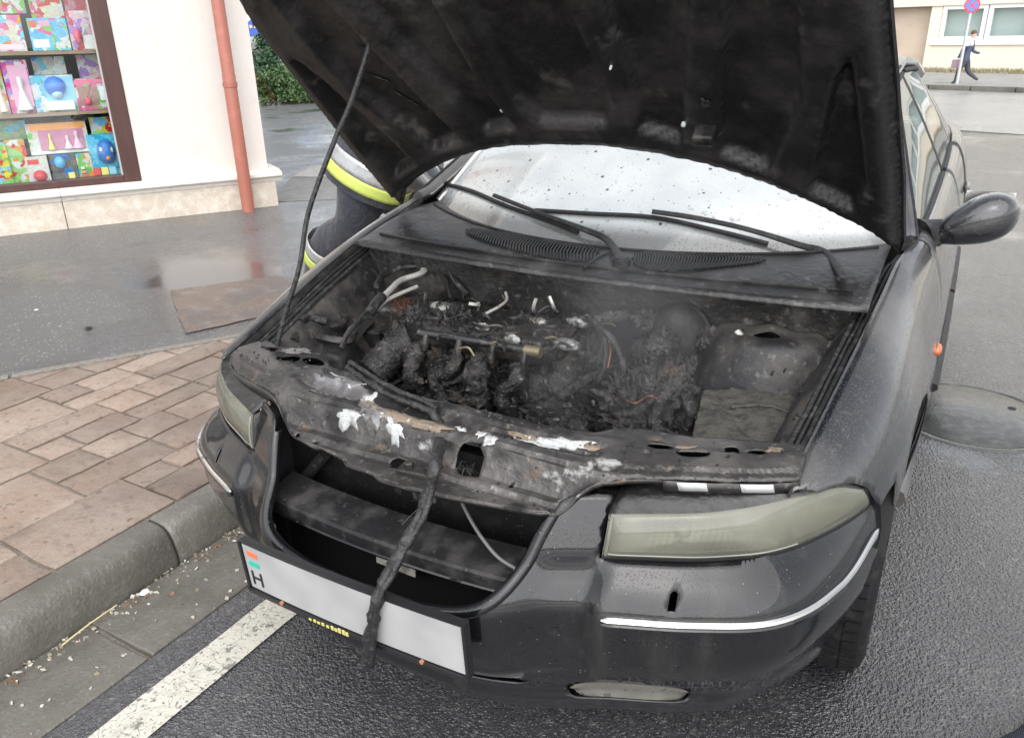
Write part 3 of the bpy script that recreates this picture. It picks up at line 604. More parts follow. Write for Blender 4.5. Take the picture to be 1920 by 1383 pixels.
for i in range(9):
    a = sA+i*ww; f = MB()
    hbox(f, a+.02, a+.14, wb+.002, wt-.002, -.12, .0); hbox(f, a+ww-.14, a+ww-.02, wb+.002, wt-.002, -.12, .0); hbox(f, a+.141, a+ww-.141, wb+.002, wb+.12, -.12, -.003); hbox(f, a+.141, a+ww-.141, wt-.12, wt-.002, -.12, -.003)
    w_ = mk('window', f, FRAMEW, house, smooth=False)
    m = MB(); hbox(m, a+.13, a+ww-.13, wb+.1, wt-.1, -.075, -.065); mk('pane', m, PANE, w_, smooth=False)
    m = MB(); hbox(m, a-.01, a+ww+.01, wb-.1, wt+.1, -.32, -.3); mk('blind', m, BLIND, w_, smooth=False)
# strip of rough grass before the house
GRASS = mt('dry_grass', (.27,.23,.15), .9, layers=[D(s=1.5, lo=.5, hi=.65, c=(.20,.20,.10))])
m = MB(); rg = random.Random(3)
for i in range(5000):
    s = rg.uniform(-5, 15); o = rg.uniform(.02, 1.7); h = rg.uniform(.04, .16); a = rg.uniform(0, 6); c = hw_(s, .12, o); dx = Vector((cos(a)*.02, sin(a)*.02, 0)); t = Vector((rg.gauss(0, .04), rg.gauss(0, .04), h))
    m.add([c-dx, c+dx, c+t], [(0, 1, 2)])
q = [hw_(s, .125, o) for s, o in ((-5,.01),(15,.01),(15,1.7),(-5,1.7))]; m.add(q, [(0,1,2,3)])
mk('grass_strip', m, GRASS, kind='stuff', label='strip of rough dry grass along the foot of the cream house', cat='grass', smooth=False)
# no stopping sign
RED = mt('sign_red', (.62,.05,.07), .4); BLUE = mt('sign_blue', (.09,.2,.62), .4); GALV = mt('galvanised', (.52,.53,.54), .4, .6)
sp = at(1794, 158, z=.12); top = onplane(1823, 20, sp, Vector((-_fw.x, -_fw.y, 0)).normalized()).z
ps_ = root('road_sign', sp, 'round blue no stopping sign with red cross on grey post', 'road sign')
mk('post', MB().tube([sp+Vector((0,0,z)) for z in (-.05, top-.3, top+.3)], .038, 12), GALV, ps_)
vd = (CO-sp); vd.z = 0; vd.normalize(); vd = (vd+Vector((.15,0,0))).normalized(); sr = (hypot(*(onplane(1823, 20, sp, vd)-onplane(1838, 20, sp, vd))[:2]))
cc = sp+Vector((0, 0, top))+vd*.06; side = Vector((0,0,1)).cross(vd)
mk('disc', MB().lathe([(sr*.02,-.012),(sr,-.012),(sr,0),(sr*.02,0)], cc, vd, 36), RED, ps_)
mk('blue_field', MB().lathe([(sr*.02,.001),(sr*.8,.001),(sr*.8,.004),(sr*.02,.004)], cc, vd, 36), BLUE, ps_)
for a in (45, -45):
    d1 = (side*cos(R(a))+Vector((0,0,1))*sin(R(a))); d2 = vd.cross(d1)
    m = MB().add([cc+vd*(.005+.001*(a > 0))+d1*(sr*.82*i)+d2*(sr*.09*j) for i, j in ((-1,-1),(1,-1),(1,1),(-1,1))], [(0,1,2,3)]); mk('red_bar', m, RED, ps_, smooth=False, solid=.002)
# ------------------------------------------------------------------ the burnt car (front faces -Y, its nose at the origin)
PAINT = mt('car_paint', (.009,.0095,.0125), .28, .1, layers=[D(s=2.4, lo=.36, hi=.62, c=(.115,.108,.103), rough=.45, d=6, amt=.75), D(s=45, lo=.55, hi=.72, c=(.06,.056,.053), rough=.42, amt=.5)],
      bumps=[D(k='voro', s=210, h=.0005, lo=.34, hi=.1), D(s=35, h=.0006)], coat=.9, coat_rough=.07)
BPAINT = mt('bumper_paint', (.0055,.0057,.0075), .30, .0, layers=[D(s=3.0, lo=.52, hi=.78, c=(.035,.033,.031), rough=.5, d=6, amt=.7), D(s=9, lo=.64, hi=.74, c=(.05,.047,.044), rough=.6, amt=.4, d=6), D(k='voro', s=120, lo=.16, hi=.10, c=(.16,.155,.15), rough=.7, mask=D(k='cell', s=120, lo=.86, hi=.88)), D(s=5, lo=.55, hi=.75, c=(.028,.026,.024), rough=.6, st=(3,3,.4), amt=.8, d=5, off=3)], spec=.12,
      bumps=[D(k='voro', s=230, h=.00016, lo=.34, hi=.1)], coat=.9, coat_rough=.022)
SOOT = mt('sooty_steel', (.022,.021,.0205), .36, .35, layers=[D(s=11, lo=.45, hi=.70, c=(.065,.059,.055), rough=.55, d=6), D(s=48, lo=.56, hi=.74, c=(.16,.15,.14), amt=.55, d=5), D(s=5, lo=.56, hi=.68, c=(.012,.012,.012), rough=.75, d=6, off=4),
      D(k='voro', s=160, lo=.18, hi=.08, c=(.30,.30,.30), amt=.22)], bumps=[D(s=70, h=.0028, d=5), D(s=16, h=.005, d=4)])
SUPP = mt('burnt_panel', (.045,.042,.041), .34, .35, layers=[D(s=9, lo=.42, hi=.66, c=(.105,.098,.094), rough=.45, d=6), D(s=17, lo=.63, hi=.72, c=(.12,.088,.066), d=6, off=2), D(s=13, lo=.63, hi=.69, c=(.34,.34,.335), d=7, off=9, amt=.9, rough=.7),
      D(s=5, lo=.54, hi=.66, c=(.014,.013,.013), rough=.7, d=6, off=4), D(s=60, lo=.58, hi=.75, c=(.21,.20,.19), amt=.6)], bumps=[D(s=60, h=.003, d=5), D(s=18, h=.006, d=5)])
CRUST = mt('burnt_crust', (.015,.0145,.0145), .48, layers=[D(s=22, lo=.46, hi=.70, c=(.065,.060,.057), d=7, rough=.75), D(s=75, lo=.56, hi=.72, c=(.13,.125,.12), amt=.7), D(s=9, lo=.60, hi=.72, c=(.085,.060,.042), d=6, off=3), D(s=26, lo=.67, hi=.74, c=(.34,.33,.32), amt=.75, d=6, off=8)],
      bumps=[D(s=120, h=.005, d=5), D(s=40, h=.010, d=5)])
ASHY = mt('ashen_crust', (.062,.060,.050), .8, layers=[D(s=26, lo=.42, hi=.65, c=(.028,.027,.024), d=6), D(s=110, lo=.55, hi=.78, c=(.13,.125,.105), amt=.6)], bumps=[D(s=150, h=.004, d=4), D(s=45, h=.006)])
HOODIN = mt('sooty_hood_lining', (.011,.0105,.0105), .38, layers=[D(s=5, lo=.44, hi=.66, c=(.036,.0325,.0315), d=6, rough=.6), D(s=9, lo=.60, hi=.72, c=(.12,.112,.105), d=8, amt=.55, off=5, rough=.7), D(s=60, lo=.60, hi=.75, c=(.045,.04,.037), amt=.5)],
      bumps=[D(s=45, h=.003, d=5), D(s=12, h=.004, d=4)])
FLAKE = mt('peeling_white_paint', (.40,.41,.41), .65, layers=[D(s=60, lo=.5, hi=.72, c=(.22,.215,.20), d=5), D(s=150, lo=.62, hi=.72, c=(.1,.09,.08), amt=.8)], bumps=[D(s=90, h=.003)])
FLAKEB = mt('scorched_tan_paint', (.20,.155,.115), .75, layers=[D(s=40, lo=.45, hi=.65, c=(.13,.10,.075), d=5), D(s=55, lo=.6, hi=.68, c=(.48,.46,.42), off=3)], bumps=[D(s=90, h=.003)])
COPPER = mt('bare_copper', (.33,.15,.075), .42, .9, layers=[D(s=60, lo=.5, hi=.7, c=(.25,.12,.06))]); ALU = mt('bare_aluminium', (.55,.54,.51), .42, .45, layers=[D(s=50, lo=.58, hi=.74, c=(.25,.24,.22), rough=.6)])
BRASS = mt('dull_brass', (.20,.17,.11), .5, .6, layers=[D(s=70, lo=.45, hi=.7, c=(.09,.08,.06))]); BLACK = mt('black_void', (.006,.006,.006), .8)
CHROME = mt('bright_trim', (.75,.74,.72), .18, 1.0, layers=[D(s=20, lo=.6, hi=.75, c=(.4,.39,.37), rough=.4)])
LENS = mt('yellowed_lens', (.20,.20,.160), .28, layers=[D(s=6, lo=.40, hi=.68, c=(.11,.11,.09), amt=.85, d=4), D(s=40, lo=.6, hi=.75, c=(.11,.11,.09), amt=.5), D(k='z', s=1, lo=.655, hi=.70, c=(.06,.057,.05), amt=.8, rough=.6)],
      bumps=[D(s=40, h=.0004)], coat=1.0, coat_rough=.06)
FOGL = mt('fog_lens', (.12,.117,.10), .25, layers=[D(s=20, lo=.4, hi=.7, c=(.17,.166,.145), amt=.7), D(k='cell', s=90, lo=.9, hi=1, c=(.06,.06,.05))], bumps=[D(k='wave', s=60, h=.0004, st=(1,0,0))], coat=.6)
TYRE = mt('tyre_rubber', (.014,.014,.015), .6, layers=[D(s=20, lo=.5, hi=.7, c=(.035,.033,.03), amt=.7)], bumps=[D(s=90, h=.001)], spec=.15)
SEAL = mt('charred_seal', (.014,.014,.015), .45, layers=[D(s=50, lo=.5, hi=.7, c=(.05,.048,.046), rough=.7)], bumps=[D(s=130, h=.003, d=5), D(s=50, h=.004)])
PLASTIC = mt('dark_plastic', (.016,.016,.017), .42, layers=[D(s=18, lo=.45, hi=.7, c=(.045,.043,.042), rough=.6, d=5), D(s=70, lo=.62, hi=.74, c=(.10,.096,.092), amt=.5)], bumps=[D(s=80, h=.0015)], spec=.25)
COWLM = mt('sooty_cowl', (.020,.0195,.0195), .34, layers=[D(s=5, lo=.48, hi=.68, c=(.06,.058,.057), rough=.5, d=7), D(s=40, lo=.56, hi=.72, c=(.12,.118,.116), amt=.6, d=5), D(s=3, lo=.50, hi=.66, c=(.012,.0115,.0115), off=5, d=6)], bumps=[D(s=60, h=.003, d=5), D(s=14, h=.005, d=4)])

CO_ = Vector((0, 2.35, 0))
car = root('burnt_car', CO_, 'burnt out dark saloon car with its bonnet propped open at the kerb', 'car')
# --- nose plan line and the surface of the bumper
half = [(0,.020),(.12,.022),(.22,.036),(.30,.062),(.37,.096),(.452,.138),(.555,.180),(.62,.211),(.677,.242),(.715,.272),(.745,.308),(.770,.352),(.791,.406),(.812,.468),(.831,.535),(.853,.63),(.870,.74),(.88,.86)]
hs_ = spline([(x, y, 0) for x, y in half], 8); PLn = [Vector((-p.x, p.y, 0)) for p in reversed(hs_[1:])]+hs_
arc = [0]
for a, b in zip(PLn, PLn[1:]): arc.append(arc[-1]+(b-a).length)
mid = arc[len(hs_)-1]; arc = [a-mid for a in arc]
def plan(s):
    i = int(np.searchsorted(arc, s))-1; i = max(0, min(len(arc)-2, i)); t = (s-arc[i])/(arc[i+1]-arc[i]); p = PLn[i].lerp(PLn[i+1], t)
    d = (PLn[min(i+2, len(PLn)-1)]-PLn[max(i-1, 0)]).normalized(); return p, Vector((d.y, -d.x, 0))
xs_ = [p.x for p in PLn]
def s_of(x): return float(np.interp(x, xs_, arc)) if abs(x) < .87 else math.copysign(float(np.interp(abs(x), xs_, arc)), x)
ys_r = [p.y for p in hs_]; arc_r = arc[len(hs_)-1:]
def s_ofy(y): return float(np.interp(y, ys_r, arc_r))
offt = [(.17,-.15),(.20,-.115),(.24,-.088),(.29,-.066),(.34,-.040),(.39,-.014),(.43,-.003),(.47,0),(.515,0),(.54,-.010),(.565,-.030),(.585,-.052),(.60,-.066),(.65,-.088),(.70,-.115),(.74,-.135)]
def boff(s, z):
    ax = abs(plan(s)[0].x); o = sinterp(z, offt)
    bell = sstep(.33, .42, z)*(1-sstep(.56, .61, z))
    o -= .030*bell*sstep(.26, .36, ax)*(1-sstep(.405, .455, ax))
    o *= lerp(1, .55, sstep(.76, .86, ax))                  # the sides stand upright
    if z < .36: o += .012*math.exp(-((z-.275)/.012)**2)*(1-sstep(.6, .75, ax))+.010*math.exp(-((z-.36)/.012)**2)*(1-sstep(.30, .42, ax))
    return o
def BPt(s, z, e=0.):
    p, n = plan(s); n = Vector((n.x*sstep(.45, .80, abs(p.x)), n.y, 0)).normalized(); return p+n*(boff(s, z)+e)+Vector((0, 0, z))
AR = .372; AC = (.93, .31)
def arch_y(z, front=True):
    q = AR*AR-(z-AC[1])**2; d = math.sqrt(max(q, 0)); return AC[0]-d if front else AC[0]+d
topR = [(.0,.492),(.10,.493),(.17,.497),(.225,.508),(.262,.525),(.290,.552),(.310,.59),(.322,.63),(.336,.67),(.345,.692),(.36,.700),(.40,.704),(.425,.702),(.424,.65),(.422,.598),(.50,.597),(.60,.597),(.68,.600),(.735,.603)]
out = [(s_of(x), z) for x, z in topR]
out += [(s_ofy(.47), .604), (s_ofy(.53), .606), (s_ofy(.58), .614), (s_ofy(.63), .622), (s_ofy(.68), .622)]
for k in range(1, 9):
    z = lerp(.605, .19, k/8); out.append((s_ofy(min(arch_y(z), .72)), z))
out += [(s_ofy(.5), .185), (s_of(.7), .19), (s_of(.4), .19), (s_of(.2), .195)]
full = out+[(0, .195)]+[(-s, z) for s, z in reversed(out) if s > 1e-6]
sup_e = [(math.copysign(abs(cos(t))**.7, cos(t)), math.copysign(abs(sin(t))**.75, sin(t))) for t in np.linspace(0, 2*pi, 33)[:-1]]
fog = [[(s_of(sx*.487)+a*.120, .300+b*.033) for a, b in sup_e] for sx in (1, -1)]
slotm = [(s_of(x), z) for x, z in ((-.30,.318),(.30,.318),(.325,.330),(.30,.342),(-.30,.342),(-.325,.330))]
tow = [[(s_of(sx*.560)+a, .548+b) for a, b in ((-.007,-.013),(.007,-.013),(.007,.011),(.003,.015),(-.003,.015),(-.007,.011))] for sx in (1, -1)]
bm = panel(full, lambda s, z: BPt(s, z), holes=fog+[slotm]+tow, step=.012)
bumper = mk('bumper', bm, BPAINT, car, angle=60, solid=.006)
# rolled lip round the grille opening and along the top edge
lip = [(x, z) for x, z in topR if x <= .34]; lip = [(-x, z) for x, z in reversed(lip[1:])]+lip
ls = spline([(s_of(x), z, 0) for x, z in lip], 3)
mk('grille_lip', MB().tube([BPt(p.x, p.y, -.009) for p in ls], .0125, 10), BPAINT, bumper)
# inner return of the opening
m = MB(); fr = [BPt(p.x, p.y, -.008) for p in ls]; bk = [BPt(p.x, p.y, -.008)+Vector((0, .018, 0)) for p in ls]; n = len(ls)
m.add(fr+bk, [(i, i+1, n+i+1, n+i) for i in range(n-1)]); mk('opening_flange', m, BLACK, bumper, solid=.003)
# trim strips, fog lamps, tow covers
for sx in (1, -1):
    path = [BPt(s_of(sx*x), .515, .004) for x in np.linspace(.452, .80, 34)]+[BPt(sx*s_ofy(y), .515+.03*sstep(.42, .6, y), .004) for y in np.linspace(.45, .60, 8)]
    mk('trim_strip', MB().tube(path, [.002]+[.0065]*(len(path)-2)+[.002], 8, sq=(1, 1)), CHROME, bumper)
    mk('trim_seat', MB().tube([p+Vector((0, 0, -.010)) for p in path], [.002]+[.007]*(len(path)-2)+[.002], 6), BPAINT, bumper)
    m = MB(); c = s_of(sx*.487)
    m.grid(lambda u, v: BPt(c+.1185*(2*u-1), .300+.0325*(2*v-1)*max(0, 1-abs(2*u-1)**2.9)**.5, -.009+.006*(1-(2*v-1)**2)), 24, 8)
    mk('fog_lamp', m, FOGL, bumper)
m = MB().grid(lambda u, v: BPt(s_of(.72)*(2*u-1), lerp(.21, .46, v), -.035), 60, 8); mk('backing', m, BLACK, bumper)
# --- number plate
WPL = mt('plate_white', (.40,.40,.40), .5, layers=[D(s=7, lo=.35, hi=.75, c=(.31,.31,.315), d=2)]); PFR = mt('plate_frame_plastic', (.014,.014,.015), .35)
plate_o = Vector((0, -.012, .478)); tilt = Matrix.Rotation(R(4), 3, 'X')
def pp(x, y, z): return plate_o+tilt @ Vector((x, y+.10*x*x, z))
def pbox(m, x0, x1, z0, z1, y0, y1, nx=1):
    for k in range(nx):
        a, b = lerp(x0, x1, k/nx), lerp(x0, x1, (k+1)/nx)
        m.add([pp(x, y, z) for x in (a, b) for y in (y0, y1) for z in (z0, z1)], [(0,1,3,2),(4,6,7,5),(0,4,5,1),(2,3,7,6),(0,2,6,4),(1,5,7,3)])
    return m
def pcurve(m, x0, x1, z0, z1, y0, y1, nx=12):
    xs = [lerp(x0, x1, k/nx) for k in range(nx+1)]
    return m.sweep([(y0, z0), (y1, z0), (y1, z1), (y0, z1)], [lambda a, b, x=x: pp(x, a, b) for x in xs])
npl = mk('number_plate', pcurve(MB(), -.26, .26, -.056, .056, -.004, .0), WPL, car, angle=30, bevel=.0015)
m = MB(); pcurve(m, -.266, .266, -.064, .061, .0012, .012); pcurve(m, -.266, .266, -.066, -.0575, -.010, .0011); pcurve(m, -.266, .266, .0572, .0605, -.0055, .0011); pcurve(m, -.267, -.2615, -.0574, .0574, -.008, .0011, 1); pcurve(m, .2615, .267, -.0574, .0574, -.008, .0011, 1)
mk('plate_frame', m, PFR, npl, smooth=False)
mk('red_bar', pbox(MB(), -.248, -.219, .030, .042, -.0055, -.0042), mt('flag_red', (.78,.16,.08), .5), npl, smooth=False)
mk('green_bar', pbox(MB(), -.248, -.219, .006, .017, -.0055, -.0042), mt('flag_green', (.02,.42,.33), .5), npl, smooth=False)
m = MB(); pbox(m, -.248, -.243, -.042, -.008, -.0055, -.0042); pbox(m, -.224, -.219, -.042, -.008, -.0055, -.0042); pbox(m, -.2429, -.2241, -.027, -.022, -.0055, -.0042)
mk('country_letter', m, PFR, npl, smooth=False)
for x in (-.17, .17): mk('screw_cap', MB().lathe([(.0045,-.004),(.0045,.0005),(.003,.001),(.0005,.0012)], pp(x, -.010, -.058), (0,-1,0), 12), mt('orange_cap', (.36,.15,.08), .6), npl)
m = MB()
for k, (x, h) in enumerate(((-.095,.004),(-.083,.006),(-.073,.005),(-.062,.007),(-.05,.006),(-.038,.009),(-.029,.007),(-.020,.011),(-.010,.011),(-.002,.009))): pbox(m, x, x+.0065, -.0655, -.0655+h, -.0118, -.0102)
mk('frame_lettering', m, mt('yellow_print', (.55,.5,.16), .5), npl, smooth=False)
# --- behind the opening: crash bar, radiator, label
m = MB(); m.sweep([(.122,.498),(.113,.502),(.112,.508),(.114,.532),(.119,.537),(.20,.552),(.205,.495)], [lambda y, z, x=x: (x, y+.35*x*x*.6, z) for x in np.linspace(-.345, .345, 16)])
mk('crash_bar', m, PLASTIC, car, angle=22)
mk('bar_edge', MB().tube([(x, .1125+.21*x*x, .506) for x in np.linspace(-.34, .34, 24)], .004, 6), BPAINT, car)
m = MB().grid(lambda u, v: (lerp(-.4, .4, u), .200+.2*(2*u-1)**2*.16, lerp(.30, .500, v)), 16, 2); mk('bumper_core', m, BLACK, car)
RAD = mt('radiator_fins', (.010,.010,.010), .5, .3, layers=[D(k='voro', s=85, lo=.2, hi=.08, c=(.12,.12,.12), amt=.55), D(s=20, lo=.5, hi=.7, c=(.02,.02,.02))], bumps=[D(k='wave', s=160, h=.002, st=(0,0,1))])
m = MB().box((0, .285, .47), (.86, .03, .44)); mk('radiator', m, RAD, car, smooth=False)
for x in (-.40, .40): m = MB().box((x*1.03, .26, .47), (.05, .07, .42)); mk('radiator_tank', m, BLACK, car, smooth=False, bevel=.01)
mk('duct_strut', MB().tube([at(610,850,y=.25), at(560,910,y=.25), at(520,935,y=.24)], .014, 8), PLASTIC, car)
q0, q1 = at(690, 1045, y=.128), at(765, 1092, y=.128)
mk('paper_label', MB().box(((q0.x+q1.x)/2, .155, .468), (.098, .004, .046), Matrix.Rotation(R(2), 3, 'Y')), mt('old_label', (.55,.54,.49), .7, layers=[D(s=50, lo=.5, hi=.65, c=(.3,.27,.22))]), car, smooth=False)
mk('loose_wire', MB().tube(spline([at(858,925,y=.2), at(880,970,y=.18), at(905,1010,y=.16), at(935,1045,y=.15), at(975,1070,y=.145)], 5), .0035, 6), mt('grey_wire', (.12,.12,.12), .5), car)
# --- radiator support: a buckled sheet with holes
def yfb(x): return interp(abs(x), [(0,.222),(.2,.226),(.34,.228),(.45,.262),(.6,.322),(.72,.395)])
def zsup(x, y):
    d = y-yfb(x); c = 1-sstep(.34, .40, abs(x))
    z = .735-.052*c*(1-sstep(-.012, .014, d))-.012*(1-c)*(1-sstep(-.004, .008, d))
    z += c*(.008*sstep(.018, .024, d)*(1-sstep(.046, .052, d))-.007*sstep(.060, .066, d)*(1-sstep(.080, .086, d))+.010*sstep(.092, .10, d))
    z -= .009*sstep(-.060, -.055, d)*(1-sstep(-.038, -.033, d))*c
    z += (1-c)*(.006*sstep(.028, .033, d)-.005*sstep(.10, .105, d))
    z += .004*nz((x, y, 0), 8)+.0016*nz((x, y, 3), 26)+.001*nz((x, y, 5), 60)
    z -= .02*sstep(.12, .17, d)*(1-sstep(.3, .42, abs(x)))
    return z+.008*math.exp(-((x+.45)/.1)**2)
sup = [(-.655,.375),(-.625,.335),(-.56,.295),(-.47,.262),(-.375,.236),(-.335,.215),(-.30,.192),(-.25,.178),(-.19,.166),(-.12,.150),(-.09,.131),(-.03,.130),(.0,.118),(.06,.114),(.165,.132),(.24,.143),(.31,.154),(.338,.172),(.37,.205),(.42,.25),(.50,.285),(.60,.325),(.712,.393),(.708,.44),(.70,.515),
       (.64,.50),(.60,.488),(.56,.482),(.50,.455),(.47,.448),(.41,.44),(.36,.425),(.30,.395),(.20,.372),(.10,.362),(.017,.358),(-.06,.36),(-.13,.375),(-.22,.40),(-.31,.42),(-.36,.405),(-.42,.44),(-.50,.455),(-.58,.452),(-.64,.47)]
def hole(px, py, a, b, z=.737, rot=0., wob=.1):
    p = at(px, py, z=z); return ellipse(p.x, p.y, a, b, rot, 14, wob)
holes = [hole(507,654,.024,.016,wob=.25), hole(541,678,.034,.023), hole(588,682,.030,.019), hole(522,640,.006,.006), hole(1238,836,.026,.011,rot=.3), hole(1299,852,.032,.017,rot=.35), hole(1420,849,.019,.013,rot=.4), hole(1372,843,.014,.018,rot=.3), hole(583,731,.018,.008,rot=-.3),
         hole(1232,826,.004,.004), hole(757,872,.036,.017,.683,-.1,.6), hole(882,882,.030,.020,.683,.2,.5), hole(893,912,.0045,.0045,.683), hole(958,910,.0045,.0045,.683), hole(555,797,.006,.004,.70), hole(590,818,.006,.003,.69), hole(1010,949,.004,.004,.683), hole(762,883,.003,.003,.683)]
sp_ = panel(sup, lambda x, y: (x, y, zsup(x, y)), holes=holes, step=.007)
support = mk('radiator_support', sp_, SUPP, car, angle=35, solid=.003)
# folded front edge of the support
fe = [(x, y) for x, y in sup[4:21]]; fe = [(p.x, p.y) for p in spline([(x, y, 0) for x, y in fe], 4)]
m = MB(); n = len(fe); A = [(x, y, zsup(x, y)-.001) for x, y in fe]; B = [(x, y+.004+.003*nz((x, y, 0), 20), zsup(x, y)-.010-.004*nz((x, 0, 1), 14)) for x, y in fe]
m.add(A+B, [(i, i+1, n+i+1, n+i) for i in range(n-1)]); mk('front_fold', m, SUPP, support, solid=.002)
fe = [(p.x, p.y) for p in spline([(x, y, 0) for x, y in sup[20:23]], 8)]; n = len(fe)
m = MB(); m.add([(x, y, zsup(x, y)-.001) for x, y in fe]+[(x, y+.004, zsup(x, y)-.024) for x, y in fe], [(i, i+1, n+i+1, n+i) for i in range(n-1)]); mk('front_fold', m, SUPP, support, solid=.002)
fe = [(p.x, p.y) for p in spline([(x, y, 0) for x, y in sup[0:5]], 6)]; n = len(fe)
m = MB(); m.add([(x, y, zsup(x, y)-.001) for x, y in fe]+[(x, y+.006, zsup(x, y)-.03) for x, y in fe], [(i, i+1, n+i+1, n+i) for i in range(n-1)]); mk('front_fold', m, SUPP, support, solid=.002)
fe = [(p.x, p.y) for p in spline([(x, y, 0) for x, y in sup[24:]], 4)]; n = len(fe)
m = MB(); m.add([(x, y, zsup(x, y)-.001) for x, y in fe]+[(x, y+.012+.004*nz((x, y, 2), 14), zsup(x, y)-.05-.015*nz((x, 1, 1), 9)) for x, y in fe], [(i, i+1, n+i+1, n+i) for i in range(n-1)]); mk('rear_fold', m, SUPP, support, solid=.002)
def flake(px, py, a, b, rot=0., mat=FLAKE, z=.737, wob=.7, name='paint_flake'):
    p = at(px, py, z=z); e = ellipse(p.x, p.y, a, b, rot, 26, wob)
    mk(name, panel(e, lambda x, y: (x, y, zsup(x, y)+.0022+.0012*nz((x, y, 4), 60)), step=.007), mat, support, solid=.0012)
BARE_SHEEN = mt('bared_steel_sheen', (.12,.11,.108), .26, .5, layers=[D(s=14, lo=.42, hi=.66, c=(.26,.255,.26), d=6), D(s=34, lo=.55, hi=.7, c=(.05,.046,.044), d=6, rough=.5)], bumps=[D(s=40, h=.002, d=4)])  # bared steel with its wet sheen painted in as paler lilac colour
for q in ((640,728,.085,.040,-.1),(705,770,.05,.03,-.3),(556,662,.05,.018,.1)): flake(*q, mat=BARE_SHEEN, wob=.6, name='bared_sheen_patch')
for q in ((645,706,.038,.011,-.1),(690,745,.020,.010,.5),(655,772,.030,.010,.1),(668,728,.02,.007,.4)): flake(*q)
flake(702, 762, .048, .018, -.35, FLAKEB); flake(745, 784, .05, .015, -.1, FLAKEB); flake(738, 795, .026, .010, -.3, FLAKE); flake(800, 800, .045, .012, .0, FLAKEB)
for q in ((865,827,.016,.008,-.5),(905,838,.012,.016,.1),(920,850,.014,.012,.3)): flake(*q, z=.715)
flake(1010, 832, .045, .013, .1, FLAKE, .73); flake(1065, 838, .045, .010, .15, FLAKE, .73); flake(985, 824, .03, .012, 0, FLAKEB, .73); flake(1110, 846, .02, .006, .2, FLAKEB, .73); flake(1285, 838, .02, .006, .6, FLAKEB); flake(1450, 846, .015, .012, .3, FLAKEB)
for x0, x1 in ((.523,.570),(.622,.672)):
    m = MB(); xs = np.linspace(x0, x1, 6); A = []; B = []
    for x in xs: y = interp(x, [(.42,.25),(.5,.285),(.6,.325),(.712,.393)]); A.append((x, y-.004, zsup(x, y)-.003)); B.append((x+.004, y-.001, zsup(x, y)-.020))
    n = 6; m.add(A+B, [(i, i+1, n+i+1, n+i) for i in range(n-1)]); mk('white_label', m, mt('white_label', (.45,.46,.46), .6), support, solid=.001)
# bonnet catch in the middle
cz = .69
latch = mk('bonnet_catch', MB().box((.055, .165, cz), (.075, .035, .012), Matrix.Rotation(.12, 3, 'Z')), SOOT, car, smooth=False, bevel=.003)
for dx, dy in ((-.02, .0), (.025, .006)): mk('bolt', MB().lathe([(.010,0),(.010,.007),(.008,.009),(.0005,.009)], (.055+dx, .165+dy, cz+.006), n=6), SOOT, latch, smooth=False)
for k, (dx, dz, a) in enumerate(((-.035,-.03,.3),(.0,-.035,-.2),(.04,-.028,.1))): mk('catch_plate', MB().box((.055+dx, .155, cz+dz), (.018, .006, .05), Matrix.Rotation(a, 3, 'Y')), SOOT, latch, smooth=False, bevel=.002)
mk('catch_spring', MB().tube([(.02+.012*cos(t), .15+.0*t, .672+.012*sin(t)-.001*t) for t in np.linspace(0, 14, 70)], .002, 5), SOOT, latch)
m = MB()
for k in range(26):
    a = at(870+random.uniform(-14, 22), 870+random.uniform(-8, 8), z=.69); b = a+Vector((random.uniform(-.02, .02), random.uniform(-.02, .02), -random.uniform(.02, .05)))
    m.tube([a, (a+b)/2+Vector((random.uniform(-.008, .008),)*3), b], .0012, 4)
mk('charred_wires', m, CRUST, car, kind='stuff')
# --- headlights
lb = [(.425,.196,.600),(.50,.230,.600),(.571,.263,.600),(.625,.296,.600),(.675,.331,.601),(.722,.385,.602),(.763,.451,.604),(.795,.512,.607),(.818,.566,.612)]
lt = [(.430,.212,.680),(.505,.243,.686),(.567,.270,.690),(.61,.296,.693),(.650,.324,.697),(.69,.362,.700),(.728,.404,.701),(.770,.460,.696),(.808,.524,.668)]
HAZE_L = glassmat('hazed_lens', (.80,.82,.74), .08, film=(.185,.185,.150), film_amt=.6, film_layers=(7, .35, .68, .50, .80))
REFL = mt('tarnished_reflector', (.36,.36,.32), .25, .85, layers=[D(k='wave', s=30, lo=.3, hi=.8, c=(.22,.22,.19), amt=.7, st=(1,0,0))]); REFL2 = mt('side_reflector', (.30,.295,.25), .35, .4)
lbs, lts = spline(lb, 5), spline(lt, 5); NL = len(lbs)-1
